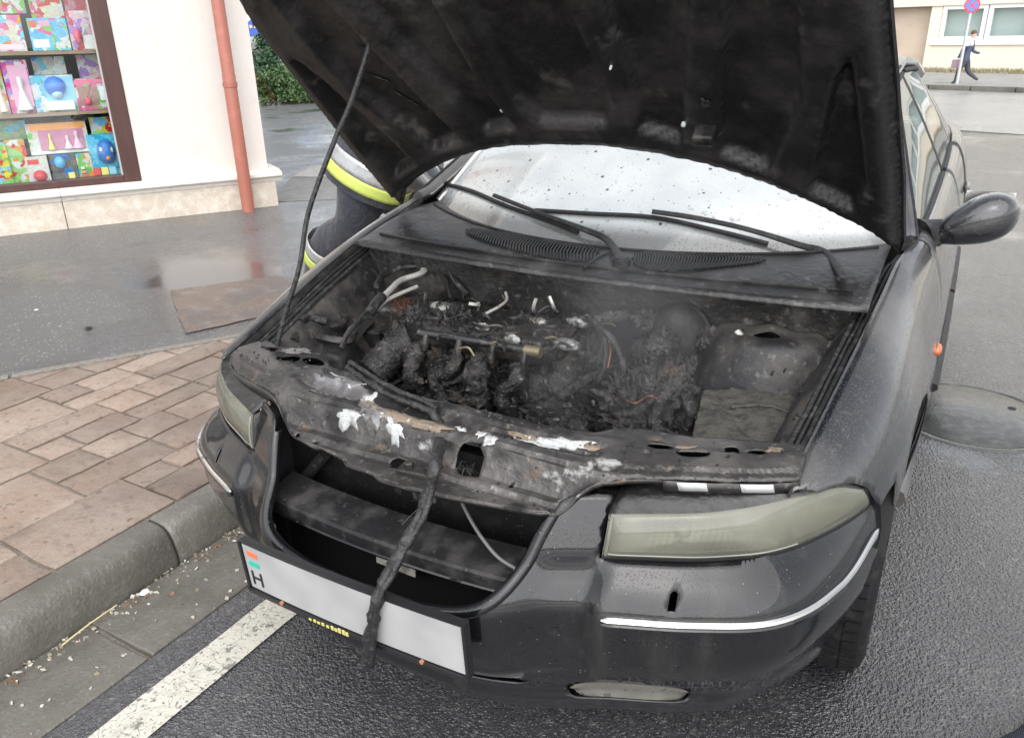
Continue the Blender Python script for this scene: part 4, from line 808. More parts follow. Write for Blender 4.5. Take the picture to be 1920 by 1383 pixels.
for sx in (1, -1):
    def Lp(u, v, e=0.):
        k = u*NL; i = min(int(k), NL-1); t = k-i; b_ = lbs[i].lerp(lbs[i+1], t); t_ = lts[i].lerp(lts[i+1], t)
        d = (lbs[min(i+2, NL)]-lbs[max(i-1, 0)]).normalized(); n = Vector((d.y, -d.x, .15))
        vv = v; p = b_.lerp(t_, vv)+n*(.016*math.sin(pi*min(1, v*1.0))**.6*1.0*sstep(-.02, .05, u)*sstep(1.02, .95, u)+e); p.x *= sx; return p
    m = MB().grid(lambda u, v: Lp(u, .5-.5*cos(pi*v)), 60, 12)
    hl_ = mk('headlight', m, HAZE_L, car, angle=70)
    for u0, u1, mt_ in ((.03, .60, REFL), (.63, .97, REFL2)):
        mk('reflector', MB().grid(lambda u, v: Lp(lerp(u0, u1, u), lerp(.06, .94, v), -.016-.045*sin(pi*u)**.5*sin(pi*v)**.5), 24, 10), mt_, hl_)
    for u in (.22, .45): b0 = Lp(u, .5, -.055); mk('bulb', MB().lathe([(.012,-.02),(.012,.0),(.016,.006),(.014,.018),(.006,.026),(.0005,.027)], b0, (sx*.4,-.9,0), 14), REFL2, hl_)
    m = MB(); B = [Lp(i/30, 1) for i in range(31)]; C = [Vector((p.x*.985-sx*.0, p.y+(.10 if i < 20 else .10*(1-(i-20)/10)+.02), min(.728, p.z+.03*(1-i/40)))) for i, p in enumerate(B)]
    m.add(B+C, [(i, i+1, 31+i+1, 31+i) for i in range(30)]); mk('lamp_housing', m, COWLM, hl_, solid=.004)
    mk('lens_gasket', MB().tube([Lp(u, 0)+Vector((0, 0, -.002)) for u in np.linspace(0, 1, 30)]+[Lp(1, v) for v in np.linspace(.1, 1, 8)], .004, 6), BLACK, hl_)
    mk('lens_step', MB().tube([Lp(u, .10, .001) for u in np.linspace(.02, .62, 24)], .0016, 5), LENS, hl_)
    mk('lens_edge', MB().tube([Lp(.012, v, .001) for v in np.linspace(.05, .95, 14)], .003, 6), LENS, hl_)
    m = MB(); A = [Lp(0, v) for v in np.linspace(0, 1, 8)]; n = 8; m.add(A+[p+Vector((sx*.004, .11, 0)) for p in A], [(i, i+1, n+i+1, n+i) for i in range(n-1)]); mk('lamp_side', m, COWLM, hl_, solid=.004)
# --- front wings
xi = [(.36,.700),(.466,.700),(.56,.708),(.80,.731),(1.037,.750),(1.24,.762),(1.42,.785),(2.0,.800),(3.0,.800),(3.8,.775),(4.4,.70),(4.72,.60)]
zi = [(.36,.700),(.466,.732),(.56,.757),(.80,.825),(1.037,.880),(1.24,.915),(1.42,.932),(2.0,.945),(3.0,.960),(3.8,.975),(4.4,.95),(4.72,.86)]
xm = [(.36,.772),(.406,.791),(.468,.812),(.535,.831),(.65,.858),(.80,.877),(1.0,.884),(1.3,.888),(1.6,.895),(2.4,.902),(3.4,.902),(4.0,.893),(4.4,.86),(4.6,.80),(4.72,.70)]
def side(y, t, sx=1):
    a, z0, b = sinterp(y, xi), sinterp(y, zi), sinterp(y, xm); Dz = z0-.58
    tab = [(0,(a,z0)),(.06,(a+.10*(b-a),z0+.006)),(.16,(a+.34*(b-a),z0-.03*Dz-.0)),(.30,(a+.64*(b-a),z0-.22*Dz)),(.45,(a+.88*(b-a),z0-.55*Dz)),(.60,(b,.58)),(.80,(b-.006,.40)),(1.0,(b-.035,.20))]
    return Vector((sx*sinterp(t, [(k, v[0]) for k, v in tab]), y, sinterp(t, [(k, v[1]) for k, v in tab])))
def t_of(y, z):
    lo, hi = .08, 1.
    for _ in range(40):
        mid_ = (lo+hi)/2
        if side(y, mid_).z > z: lo = mid_
        else: hi = mid_
    return lo
YS = 1.6        # the unwrapped t axis is stretched so that triangles stay even
def arcpts(yc, r, z_from, z_to, n=14):
    a0, a1 = atan2(z_from-AC[1], -math.sqrt(max(0, r*r-(z_from-AC[1])**2))), atan2(z_to-AC[1], math.sqrt(max(0, r*r-(z_to-AC[1])**2)))
    a1 = a1 if a1 < a0 else a1-2*pi
    return [(yc+r*cos(lerp(a0, a1, k/n)), AC[1]+r*sin(lerp(a0, a1, k/n))) for k in range(n+1)]
ol = [(y, 0.) for y in (.372,.42,.466,.56,.68,.80,.92,1.037,1.14,1.24,1.33,1.418)]
ol += [(1.418, t) for t in (.2,.4,.6,.8,.97)]
ol += [(1.30, .97)]+[(y, t_of(y, z)) for y, z in reversed(arcpts(.93, AR, .56, .24))]
ol += [(y, t_of(y, z)) for y, z in ((.655,.632),(.60,.626),(.570,.616),(.552,.632),(.530,.668),(.495,.690),(.455,.700),(.412,.704))]
for sx in (1, -1):
    pm = panel([(y, t*.8) for y, t in ol], lambda y, t: side(y, t/.8, sx), step=.02)
    wing = mk('front_wing', pm, PAINT, car, angle=60, solid=.004, offset=-1 if sx > 0 else 1)
    edge = [side(y, 0, sx) for y in np.linspace(.375, 1.40, 40)]
    mk('wing_flange', MB().add(edge+[p+Vector((-sx*.003, 0, -.030)) for p in edge]+[p+Vector((-sx*.032, 0, -.033)) for p in edge], [(r*40+i, r*40+i+1, r*40+41+i, r*40+40+i) for r in range(2) for i in range(39)]), SOOT, wing, solid=.002)
    for k, (dx, dz, r_) in enumerate(((.014,-.024,.006),(.026,-.026,.0045),(.040,-.034,.007))):
        mk('bonnet_seal', MB().tube([p+Vector((-sx*(dx+.002*nz(p, 14, k)), 0, dz+.003*nz(p, 11, k+5))) for p in edge[1:36]], r_, 6), SEAL, wing)
    ic = side(1.36, t_of(1.36, .665), sx); m = MB().lathe([(.017,-.004),(.017,.003),(.0145,.009),(.008,.013),(.0005,.014)], ic+Vector((sx*.002, 0, 0)), (sx, 0, 0), 18); m.v = [Vector((v.x, ic.y+(v.y-ic.y)*1.5, v.z)) for v in m.v]
    il = mk('indicator', m, mt('amber_lens', (.48,.13,.04), .25, coat=.5), wing); m = MB().lathe([(.020,-.004),(.020,.002),(.018,.003),(.0005,.003)], ic, (sx, 0, 0), 18); m.v = [Vector((v.x, ic.y+(v.y-ic.y)*1.5, v.z)) for v in m.v]; mk('bezel', m, BLACKRUB, il)
    # arch liner and inner apron
    m = MB(); pts = arcpts(.93, AR+.01, .5, .24, 16)
    m.sweep([(0,0),(1,0)], [lambda a, b, y=y, z=z: Vector((sx*lerp(sinterp(.93, xm)-.02, .58, a), y, z)) for y, z in pts], caps=False); mk('arch_liner', m, BLACK, wing)
    def inz(x, y):
        o = sinterp(y, xi)-.034; t = sstep(o-.17, o, x); zt = sinterp(y, zi)-.036
        z = lerp(.545+.03*sstep(.5, .8, y), zt, t**1.25); d = hypot((x-.53)/.155, (y-.965)/.13)
        tz = (.80 if sx > 0 else .66)+.010*cos(min(d, 1)*9)*(d < 1)*.6-.03*d*d; z = max(z, lerp(tz, .50, sstep(.80, 1.75, d)))
        z += .004*sstep(.5, .505, y)*(1-sstep(.62, .625, y))*t
        return z+.004*nz((x, y, sx*3), 10)+.0022*nz((x, y, sx*5), 34)
    op = [(sinterp(y, xi)-.034, y) for y in np.linspace(.44, .985, 14)]+[(.37, .985), (.37, .80), (.45, .60), (.47, .44)]
    DSTL = mt('dusty_steel', (.022,.022,.024), .45, .3, layers=[D(s=7, lo=.44, hi=.64, c=(.08,.072,.065), d=6, rough=.7, amt=.85), D(s=50, lo=.56, hi=.74, c=(.17,.16,.15), amt=.5), D(s=5, lo=.54, hi=.68, c=(.018,.018,.019), off=4)], bumps=[D(s=60, h=.002, d=5)])
    hl2 = [ellipse(.53, .925, .03, .014, .2, 12, .3), ellipse(.60, .60, .012, .012), ellipse(.62, .72, .007, .007), ellipse(.585, .53, .007, .007)]
    mk('inner_wing', panel(op, lambda x, y: (sx*x, y, inz(x, y)), holes=hl2, step=.0105), DSTL, car, angle=50)
# --- sides behind the wings: doors, quarter panels
def sidepanel(name, y0, y1, t0, t1, sx, mat, step=.05, cut=None, parent=None):
    n = max(2, int((y1-y0)/.09)); k = 10
    m = MB().grid(lambda u, v: side(lerp(y0+.003, y1-.003, u), lerp(t0, t1, v), sx), n, k*2)
    return mk(name, m, mat, parent or car, angle=60, solid=.004, offset=-1 if sx < 0 else 1)
for sx in (1, -1):
    d1 = sidepanel('front_door', 1.42, 2.50, 0, .93, sx, PAINT); d2 = sidepanel('rear_door', 2.50, 3.30, 0, .93, sx, PAINT); qd = 3.69
    q = [(y, 0) for y in (3.30,3.6,3.9,4.2,4.5,4.70)]+[(4.70, t) for t in (.3,.6,.9)]+[(4.08,.95)]
    q += [(qd+(y-.93), t_of(qd+(y-.93), z)) for y, z in reversed(arcpts(.93, AR, .30, .24))]+[(3.30,.95)]
    mk('rear_quarter', panel([(y, t*.8) for y, t in q], lambda y, t: side(y, t/.8, sx), step=.05), PAINT, car, angle=60, solid=.004)
    for d, y0, y1 in ((d1, 1.5, 2.48), (d2, 2.52, 3.28)):
        mk('side_strip', MB().tube([side(y, t_of(y, .50), sx)+Vector((sx*.006, 0, 0)) for y in np.linspace(y0, y1, 14)], .014, 6), PLASTIC, d)
        hp = side(y1-.12, t_of(y1-.12, .80), sx); mk('door_handle', MB().box(hp+Vector((sx*.012, 0, 0)), (.022, .14, .03)), PAINT, d, smooth=False, bevel=.008)
    mk('sill', MB().tube([side(y, .97, sx) for y in np.linspace(1.30, 3.33, 16)], .03, 8), PAINT, car)
    # greenhouse: pillars and side glass
    def gh(y, v):                    # v 0 belt, 1 cant rail
        b_ = side(y, 0, sx); zt = interp(y, [(1.40,.94),(2.12,1.305),(2.6,1.335),(3.2,1.315),(3.62,1.245),(4.25,.985)]); 
        xt = interp(y, [(1.40,.775),(2.12,.60),(2.6,.585),(3.2,.585),(3.62,.60),(4.25,.70)])
        x = lerp(abs(b_.x), xt, v)+.02*sin(pi*v)*(zt-b_.z); return Vector((sx*x, y, lerp(b_.z, zt, v)))
    GL = glassmat('side_glass', (.55,.62,.60), film=(.32,.36,.35), film_amt=.35)
    for d, y0, y1 in ((d1, 1.52, 2.46), (d2, 2.54, 3.24)):
        mk('side_window', MB().grid(lambda u, v: gh(lerp(y0, y1, u), lerp(.02, .93, v)), 10, 6), GL, d)
        mk('window_trim', MB().tube([gh(y, .02)+Vector((sx*.004, 0, 0)) for y in np.linspace(y0, y1, 8)], .008, 6), BLACKRUB, d)
        mk('window_trim', MB().tube([gh(y, .93)+Vector((sx*.006, 0, 0)) for y in np.linspace(y0, y1, 10)], .009, 6), BLACKRUB, d)
    mk('pillar', MB().grid(lambda u, v: gh(lerp(2.46, 2.54, u), v), 2, 6), BLACKRUB, car, solid=.01)
    mk('pillar', MB().grid(lambda u, v: gh(lerp(3.24, 3.75, u), v), 4, 6), PAINT, car, solid=.01)
    ap_ = [gh(y, 1)+Vector((0, 0, .0)) for y in np.linspace(1.36, 2.15, 14)]+[gh(y, .99) for y in np.linspace(2.25, 3.6, 16)]
    mk('roof_rail', MB().tube(ap_, .026, 8, sq=(1, .8)), PAINT, car)
    mk('rail_trim', MB().tube([p+Vector((sx*.016, -.004, .016)) for p in ap_[:16]], .005, 6), BLACKRUB, car)
rp = lambda u, v: Vector(((2*u-1)*interp(lerp(2.02, 3.62, v), [(2.0,.60),(2.6,.585),(3.2,.585),(3.62,.60)]), lerp(2.02, 3.62, v)+.12*(2*u-1)**2*(1-v), interp(lerp(2.02, 3.62, v), [(2.0,1.31),(2.3,1.345),(2.7,1.352),(3.2,1.33),(3.62,1.25)])+.035*(1-(2*u-1)**2)))
mk('roof', MB().grid(rp, 16, 16), PAINT, car, solid=.008)
mk('rear_window', MB().grid(lambda u, v: Vector(((2*u-1)*lerp(.58, .68, v), lerp(3.60, 4.22, v), lerp(1.255, .985, v)+.035*(1-(2*u-1)**2))), 10, 6), GL, car)
mk('boot_lid', MB().grid(lambda u, v: Vector(((2*u-1)*lerp(.745, .61, v), lerp(3.95, 4.70, v), lerp(.975, .90, v)+.025*(1-(2*u-1)**2))), 10, 6), PAINT, car, solid=.008)
mk('rear_bumper', MB().grid(lambda u, v: Vector(((2*u-1)*(.62+.14*sin(pi*min(1, v*1.1))), 4.70+.06*sin(pi*v)-.18*abs(2*u-1)**4*0, lerp(.93, .22, v))), 12, 10), PAINT, car, solid=.01)
mk('underbody_light_block', MB().box((0, 2.6, .215), (1.5, 4.1, .03)), BLACK, car, smooth=False)  # unseen dark underside box, put in to block light below the car
# --- windscreen, cowl, wipers
def wb_(x): return Vector((x, 1.125+.47*x*x+.16*x**4, .897+.02*x*x*2))
def wt_(x): return Vector((x*.80, 2.0+.25*x*x, 1.335-.05*x*x))
def ws(u, v):
    x = (2*u-1)*.745; b_, t_ = wb_(x), wt_(x); p = b_.lerp(t_, v); return p+Vector((0, -.03, .05))*sin(pi*v)*.6
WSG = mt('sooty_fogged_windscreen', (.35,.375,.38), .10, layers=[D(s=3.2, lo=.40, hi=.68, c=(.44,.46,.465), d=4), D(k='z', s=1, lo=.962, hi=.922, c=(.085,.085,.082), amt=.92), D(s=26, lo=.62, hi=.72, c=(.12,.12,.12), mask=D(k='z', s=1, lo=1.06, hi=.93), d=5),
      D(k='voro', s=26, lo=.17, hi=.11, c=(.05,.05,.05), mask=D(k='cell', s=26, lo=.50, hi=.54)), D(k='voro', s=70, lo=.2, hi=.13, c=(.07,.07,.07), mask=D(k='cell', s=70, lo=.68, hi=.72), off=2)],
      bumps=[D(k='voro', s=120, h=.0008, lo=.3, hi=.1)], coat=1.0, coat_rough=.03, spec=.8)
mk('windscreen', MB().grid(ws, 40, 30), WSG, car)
mk('screen_trim', MB().tube([ws(0, v) for v in np.linspace(0, .98, 20)], .009, 6), CHROME, car); mk('screen_trim', MB().tube([ws(1, v) for v in np.linspace(0, .98, 20)], .009, 6), CHROME, car)
def cowl(u, v):
    x = (2*u-1)*.735; f = Vector((x, .918+.09*x*x, .876)); r_ = wb_(x)+Vector((0, .012, .003)); p = f.lerp(r_, v); p.z += .016*sin(pi*v)*(.4+.6*sstep(.0, .3, v)); return p
cw = mk('cowl_panel', MB().grid(cowl, 70, 16), COWLM, car, solid=.004)
m = MB(); fe = [cowl(u, 0) for u in np.linspace(0, 1, 40)]; n = 40
m.add([p+Vector((0, -.006, .004)) for p in fe]+[p+Vector((0, -.007, -.007)) for p in fe]+[p+Vector((0, .02, -.014)) for p in fe], [(r*n+i, r*n+i+1, (r+1)*n+i+1, (r+1)*n+i) for r in range(2) for i in range(n-1)]); mk('cowl_lip', m, COWLM, cw, solid=.003)
def ribs(p0, p1, q0, q1, n, lean):
    m = MB()
    for k in range(n):
        t = k/(n-1); a = p0+(p1-p0)*t; b_ = q0+(q1-q0)*t; tap = math.sin(pi*min(1, max(0, (t*1.0))))**.35*.96+.04
        c = [lerp(.5-(.5*tap), .5+.5*tap, s) for s in (0,.33,.66,1)]
        P = []
        for s in c:
            uv = (lerp(a[0], b_[0], s)+lean*sin(pi*s)*.0, lerp(a[1], b_[1], s)); P.append(cowl(*uv)+Vector((lean*(s-.5)**2*.06, 0, .0045)))
        m.tube(P, .0036, 5)
    return m
def cuv(px, py):
    best = None
    for i in range(61):
        for j in range(31):
            p = cowl(i/60, j/30)-CO; x = 960+CF*p.dot(_rt)/p.dot(_fw); y = 691.5-CF*p.dot(_up)/p.dot(_fw); d = (x-px)**2+(y-py)**2
            if best is None or d < best[0]: best = (d, i/60, j/30)
    return np.array(best[1:])
mk('cowl_ridge', MB().tube([cowl(u, .16+.05*sin(pi*u))+Vector((0, 0, .003)) for u in np.linspace(.03, .97, 40)], .004, 6), COWLM, cw)
mk('cowl_ridge', MB().tube([cowl(u, .88)+Vector((0, 0, .003)) for u in np.linspace(.02, .98, 40)], .005, 6), BLACKRUB, cw)
mk('cowl_ridge', MB().tube([cowl(.53+.02*v, lerp(.15, .9, v))+Vector((0, 0, .002)) for v in np.linspace(0, 1, 10)], .006, 6), COWLM, cw)
mk('louvres', ribs(cuv(858,440), cuv(1110,505), cuv(890,424), cuv(1130,462), 46, 1), PLASTIC, cw, kind='stuff')
mk('louvres', ribs(cuv(1180,515), cuv(1425,503), cuv(1190,475), cuv(1445,487), 44, -1), PLASTIC, cw, kind='stuff')
def onscreen(px, py, lift):
    best = None
    for it in range(3):
        rng = [(i/40, j/40) for i in range(41) for j in range(25)] if best is None else [(best[1]+(i-5)*s_, best[2]+(j-5)*s_) for i in range(11) for j in range(11)]
        s_ = .006 if best is None else .0012
        for u, v in rng:
            p = ws(u, v)-CO; x = 960+CF*p.dot(_rt)/p.dot(_fw); y = 691.5-CF*p.dot(_up)/p.dot(_fw); d = (x-px)**2+(y-py)**2
            if best is None or d < best[0]: best = (d, u, v)
    return ws(best[1], best[2])+Vector((0, -.5, .85))*lift
for arm, blade, piv in ((((1590,530),(1548,492),(1500,474),(1400,443),(1300,421),(1225,410)), ((1005,398),(1110,405),(1225,412),(1340,436),(1440,462)), (1590,532)),
                        (((1165,490),(1140,462),(1090,440),(1010,410),(930,378)), ((836,348),(885,362),(950,390),(1030,418),(1085,440)), (1165,490))):
    A = [at(*arm[0], z=.925)]+[onscreen(*p, .027) for p in arm[1:]]
    w = mk('wiper', MB().tube(spline(A, 5), [.012-.005*min(1, k/14) for k in range(len(spline(A, 5)))], 8, sq=(1, .6)), PLASTIC, car)
    Bp = [onscreen(*p, .009) for p in blade]
    mk('blade', MB().tube(spline(Bp, 5), .0075, 6, sq=(1, .8)), BLACKRUB, w)
    mk('pivot', MB().lathe([(.024,-.012),(.024,.006),(.018,.013),(.0005,.014)], A[0], n=14), PLASTIC, w)
# --- door mirrors
for sx in (1, -1):
    sec = [(.828,1.585,.925,.035,.022),(.838,1.588,.930,.050,.034),(.860,1.60,.940,.064,.046),(.890,1.605,.954,.074,.059),(.925,1.61,.967,.080,.069),(.96,1.615,.975,.079,.068),(.99,1.62,.979,.068,.058),(1.01,1.625,.981,.046,.040),(1.020,1.63,.982,.02,.018),(1.0215,1.63,.982,.002,.002)]
    m = MB(); n = 20
    def sq_(c): return math.copysign(abs(c)**.8, c)
    m.sweep([(k, 0) for k in range(n)], [lambda k, b_, s=s: Vector((sx*s[0], s[1]+s[3]*sq_(cos(2*pi*k/n)), s[2]+s[4]*sq_(sin(2*pi*k/n)))) for s in sec])
    mm = mk('door_mirror', m, mt('mirror_housing', (.008,.008,.010), .22, coat=1, bumps=[D(k='voro', s=140, h=.0006, lo=.3, hi=.1)]), car, subsurf=1)
    mk('mirror_foot', MB().tube([Vector((sx*.79, 1.55, .915)), Vector((sx*.81, 1.57, .92)), Vector((sx*.845, 1.59, .932))], [.055, .045, .034], 12), PLASTIC, mm)
    mk('mirror_glass', MB().grid(lambda u, v: Vector((sx*lerp(.885, 1.005, u), 1.690, lerp(.92, 1.03, v))), 1, 1), CHROME, mm)
# --- wheels
RIM = mt('dirty_alloy', (.28,.28,.28), .45, .7, layers=[D(s=20, lo=.45, hi=.7, c=(.08,.075,.07))])
for sx in (1, -1):
    for y in (.93, 3.69):
        c = Vector((sx*.765, y, .315)); ax = (sx, 0, 0)
        m = MB().lathe([(.20,-.09),(.27,-.10),(.300,-.092),(.313,-.075),(.3155,-.03),(.3155,.03),(.313,.075),(.300,.092),(.27,.10),(.20,.09)], c, ax, 48)
        wh = mk('wheel', MB().lathe([(.20,-.08),(.205,.06),(.19,.075),(.17,.05),(.05,.06),(.03,.08),(.0005,.08)], c, ax, 28), RIM, car)
        mk('tyre', m, TYRE, wh)
        m = MB()
        for k in range(64):
            a = 2*pi*k/64; u = Vector((0, cos(a), sin(a))); t = Vector((0, -sin(a), cos(a)))
            for x0, x1, sk in ((-.082,-.05,.01),(-.044,-.006,-.01),(.006,.044,.01),(.05,.082,-.01)):
                P = []
                for e in (.310, .3215 if abs(x0) < .045 else .3195):
                    for xx, tt in ((x0, -.012), (x1, -.012+sk*.4), (x1, .010+sk*.4), (x0, .010)): P.append(c+Vector((sx*xx, 0, 0))+u*e+t*tt)
                m.add(P, [(4,5,6,7),(0,1,5,4),(1,2,6,5),(2,3,7,6),(3,0,4,7)])
        mk('tread', m, TYRE, wh, smooth=False, kind='stuff')
        for k in range(5):
            a = 2*pi*k/5; m = MB().box(c+Vector((sx*.072, cos(a)*.11, sin(a)*.11)), (.02, .06, .15), Matrix.Rotation(a-pi/2, 3, 'X')); mk('spoke', m, RIM, wh, smooth=False, bevel=.006)
# --- bonnet, hinged at the screen and standing open
HT = R(42)
def crown(x): return .07*(1-(x/.78)**2)
def hd_(x, L, n=0.):
    k = crown(x)+n; return Vector((x, 1.24-L*cos(HT)+k*sin(HT), .955+L*sin(HT)+k*cos(HT)))
hr = [(.766,-.018),(.702,.070),(.64,.118),(.59,.149),(.50,.194),(.402,.234),(.30,.265),(.205,.282),(.10,.291),(0,.293)]
hsd = [(.768,.05),(.762,.15),(.755,.30),(.742,.45),(.728,.62),(.715,.75),(.708,.83),(.69,.90),(.64,.955),(.55,.99),(.4,1.02),(.2,1.04),(0,1.045)]
ho = [(-x, l) for x, l in hr[:-1]]+[(x, l) for x, l in reversed(hr)]+hsd[:-1]+[(-x, l) for x, l in reversed(hsd)]
def sd_poly(p, poly):
    d = 9.; n = len(poly); x, y = p; ins = False
    for i in range(n):
        a, b_ = poly[i], poly[(i+1) % n]; ex, ey = b_[0]-a[0], b_[1]-a[1]; t = max(0, min(1, ((x-a[0])*ex+(y-a[1])*ey)/(ex*ex+ey*ey))); d = min(d, hypot(x-a[0]-t*ex, y-a[1]-t*ey))
        if (a[1] > y) != (b_[1] > y) and x < (b_[0]-a[0])*(y-a[1])/(b_[1]-a[1])+a[0]: ins = not ins
    return d if ins else -d
pk = [[(-.09,.40),(.09,.40),(.13,.50),(.11,.93),(-.11,.93),(-.13,.50)]]
for s in (1, -1): pk += [[(s*.17,.39),(s*.27,.36),(s*.40,.92),(s*.19,.93),(s*.20,.55)], [(s*.36,.33),(s*.47,.29),(s*.56,.55),(s*.57,.90),(s*.47,.92)], [(s*.56,.235),(s*.66,.18),(s*.685,.30),(s*.655,.70),(s*.63,.62)]]
def relief(x, L):
    b_ = -9.
    for q in pk: b_ = max(b_, sd_poly((x, L), q))
    edge_ = sd_poly((x, L), ho)
    r_ = -.040+.036*sstep(-.010, .012, b_)
    r_ = lerp(-.004, r_, sstep(.004, .03, edge_))
    return r_-.004*math.exp(-((edge_-.055)/.012)**2)+.003*nz((x, L, 1), 12)+.0015*nz((x, L, 4), 40)
bonnet = mk('bonnet', panel(ho, lambda x, L: hd_(x, L, .006), step=.03), PAINT, car, angle=60, solid=.006)
lin = mk('bonnet_frame', panel(ho, lambda x, L: hd_(x, L, relief(x, L)-.004), step=.0125), HOODIN, bonnet, angle=80, solid=.002)
mk('bonnet_hem', MB().tube([hd_(x, L, -.003) for x, L in ho]+[hd_(*ho[0], -.003)], .007, 6), HOODIN, bonnet)
WCLIP = mt('pale_clip', (.6,.64,.63), .4)
def hoodxy(px, py):
    x, L = 0., .5
    for _ in range(40):
        def e(x, L): p = hd_(x, L, -.02)-CO; return Vector((960+CF*p.dot(_rt)/p.dot(_fw)-px, 691.5-CF*p.dot(_up)/p.dot(_fw)-py))
        f = e(x, L); h = 1e-4; a = (e(x+h, L)-f)/h; b_ = (e(x, L+h)-f)/h; det = a.x*b_.y-a.y*b_.x
        x -= max(-.1, min(.1, (f.x*b_.y-f.y*b_.x)/det)); L -= max(-.1, min(.1, (a.x*f.y-a.y*f.x)/det))
    return x, L
hnrm = Vector((0, -sin(HT), -cos(HT)))
for px, py, r_ in ((940,210,.0055),(1287,216,.0055),(1152,107,.003)):
    x, L = hoodxy(px, py); mk('clip', MB().lathe([(r_,-.004),(r_,.004),(r_*.6,.006),(.0004,.006)], hd_(x, L, relief(x, L)-.008), hnrm, 10), WCLIP, bonnet)
ASHB = mt('ash_scuff', (.045,.042,.04), .8, layers=[D(s=55, lo=.40, hi=.58, c=(.010,.009,.009), d=6)], bumps=[D(s=90, h=.003)])
def scuff(px, py, a, b_, rot=0., wob=.8, mat=ASHB):
    x, L = hoodxy(px, py); mk('ash_patch', panel(ellipse(x, L, a, b_, rot, 26, wob), lambda x, L: hd_(x, L, relief(x, L)-.0075), step=.010), mat, bonnet, solid=.0008)
for q in ((712,155,.030,.005,-.75),(758,190,.05,.004,-1.0),(1340,235,.018,.035,.3),(1330,175,.012,.02,0),(690,100,.03,.004,-.6)): scuff(*q)
# striker on the bonnet and torn lug
x, L = hoodxy(1330, 225)
mk('hinge_lug', MB().box(hd_(x, L, relief(x, L)-.02), (.05, .05, .03), Matrix.Rotation(HT, 3, 'X')), HOODIN, bonnet, smooth=False, bevel=.008)
# --- prop rod
x, L = hoodxy(700, 58); rt_ = hd_(x, L, relief(x, L)-.012); rb_ = at(521, 645, z=.742); 
def rodp(px, py, t): return at(px, py, y=lerp(rb_.y, rt_.y, t))
mk('prop_rod', MB().tube(spline([rb_+Vector((0, 0, -.03)), rb_, rodp(536,585,.10), rodp(562,498,.25), rodp(579,396,.42), rodp(628,262,.66), rodp(655,200,.78), rodp(688,100,.94), rt_], 5), .0062, 8), SEAL, car)
# --- charred seal torn off and hanging over the front
hs1 = [at(652,690,z=.752), at(690,716,z=.752), at(740,745,z=.75), at(785,762,z=.748), at(815,778,z=.742), at(825,815,z=.715), at(818,862,y=.118), at(806,910,y=.095), at(788,962,y=.07), at(758,1020,y=.035), at(732,1065,y=.008), at(712,1105,y=-.018), at(700,1150,y=-.026), at(694,1195,y=-.028), at(690,1240,y=-.026)]
sp1 = spline(hs1, 6); rr = [(.0075 if k < 26 else .0105)+.004*nz(p, 60)+.003*nz(p, 17) for k, p in enumerate(sp1)]
def rough_tube(path, rr, n=10, amp=.4):
    m = MB().tube(path, rr, n); c = [Vector(p) for p in path]
    for i in range(len(path)):
        for k in range(n):
            v = m.v[i*n+k]; m.v[i*n+k] = c[i]+(v-c[i])*(1+amp*nz(v, 140)+amp*nz(v, 55))
    return m
hang = mk('hanging_seal', rough_tube(sp1, rr), SEAL, car, angle=80)
sp2 = [p+Vector((.008+.004*nz(p, 20), -.004, -.002)) for p in sp1[28:]]; mk('seal_strand', rough_tube(sp2, [.007]*len(sp2), 7), SEAL, hang, angle=80)
sp3 = spline([sp1[46], sp1[48]+Vector((-.02, 0, -.01)), sp1[50]+Vector((-.03, 0, -.012))], 4); mk('seal_strand', MB().tube(sp3, .0016, 5), SEAL, hang)
sp4 = [p+Vector((0, .012, .01)) for p in spline(hs1[:5], 6)]; mk('seal_strand', rough_tube(sp4, [.006]*len(sp4), 8), SEAL, hang, angle=80)
# --- engine bay: firewall, floor of charred debris, engine and what is left round it
fwl = mk('firewall', MB().grid(lambda u, v: ((2*u-1)*.70, .985+.012*nz((u*6, v*3, 0), 1)+.02*sin(v*9)*0, lerp(.858, .36, v)), 50, 24), SOOT, car)
m = MB().grid(lambda u, v: (lerp(-.64, .66, u), lerp(.30, .98, v), .36+.02*fbm((u*8, v*5, 2))), 60, 36); mk('bay_floor', m, CRUST, car)
def ridged(p, s, o=0.):
    a = 0; amp = 1.; f = s
    for k in range(4):
        a += amp*(1-abs(nz(p, f, o+k*3.1))*2.2); amp *= .5; f *= 2.1
    return a/1.9
def hcrust(x, y):
    e = sstep(-.47, -.38, x)*(1-sstep(.10, .22, x))
    z = .44+.12*e*sstep(.44, .62, y)+.05*sstep(.1, .3, x)*sstep(.44, .5, y)*(1-sstep(.7, .9, y))
    z += .045*ridged((x, y, 0), 9)+.02*fbm((x, y, 1), 26)+.008*nz((x, y, 2), 90)
    return z-.05
m = MB().grid(lambda u, v: (lerp(-.56, .60, u), lerp(.40, .97, v), hcrust(lerp(-.56, .60, u), lerp(.40, .97, v))), 210, 100)
mk('charred_debris', m, CRUST, car, angle=80, kind='stuff')
def lump(name, c, r, mat, parent, amp=.35, fr=9., n=(26, 16), seed=0., sq=1.):
    c = Vector(c); m = MB()
    def f(u, v):
        a = 2*pi*u; b_ = pi*(v-.5); d = Vector((cos(a)*cos(b_), sin(a)*cos(b_), sin(b_)))
        k = 1+amp*ridged(d, fr*.22, seed)*.5+amp*.5*fbm(d, fr*.5, 4, seed)
        if sq != 1: d = Vector([math.copysign(abs(q)**sq, q) for q in d])
        return c+Vector((d.x*r[0], d.y*r[1], d.z*r[2]))*k
    return mk(name, m.grid(f, *n), mat, parent, angle=80)
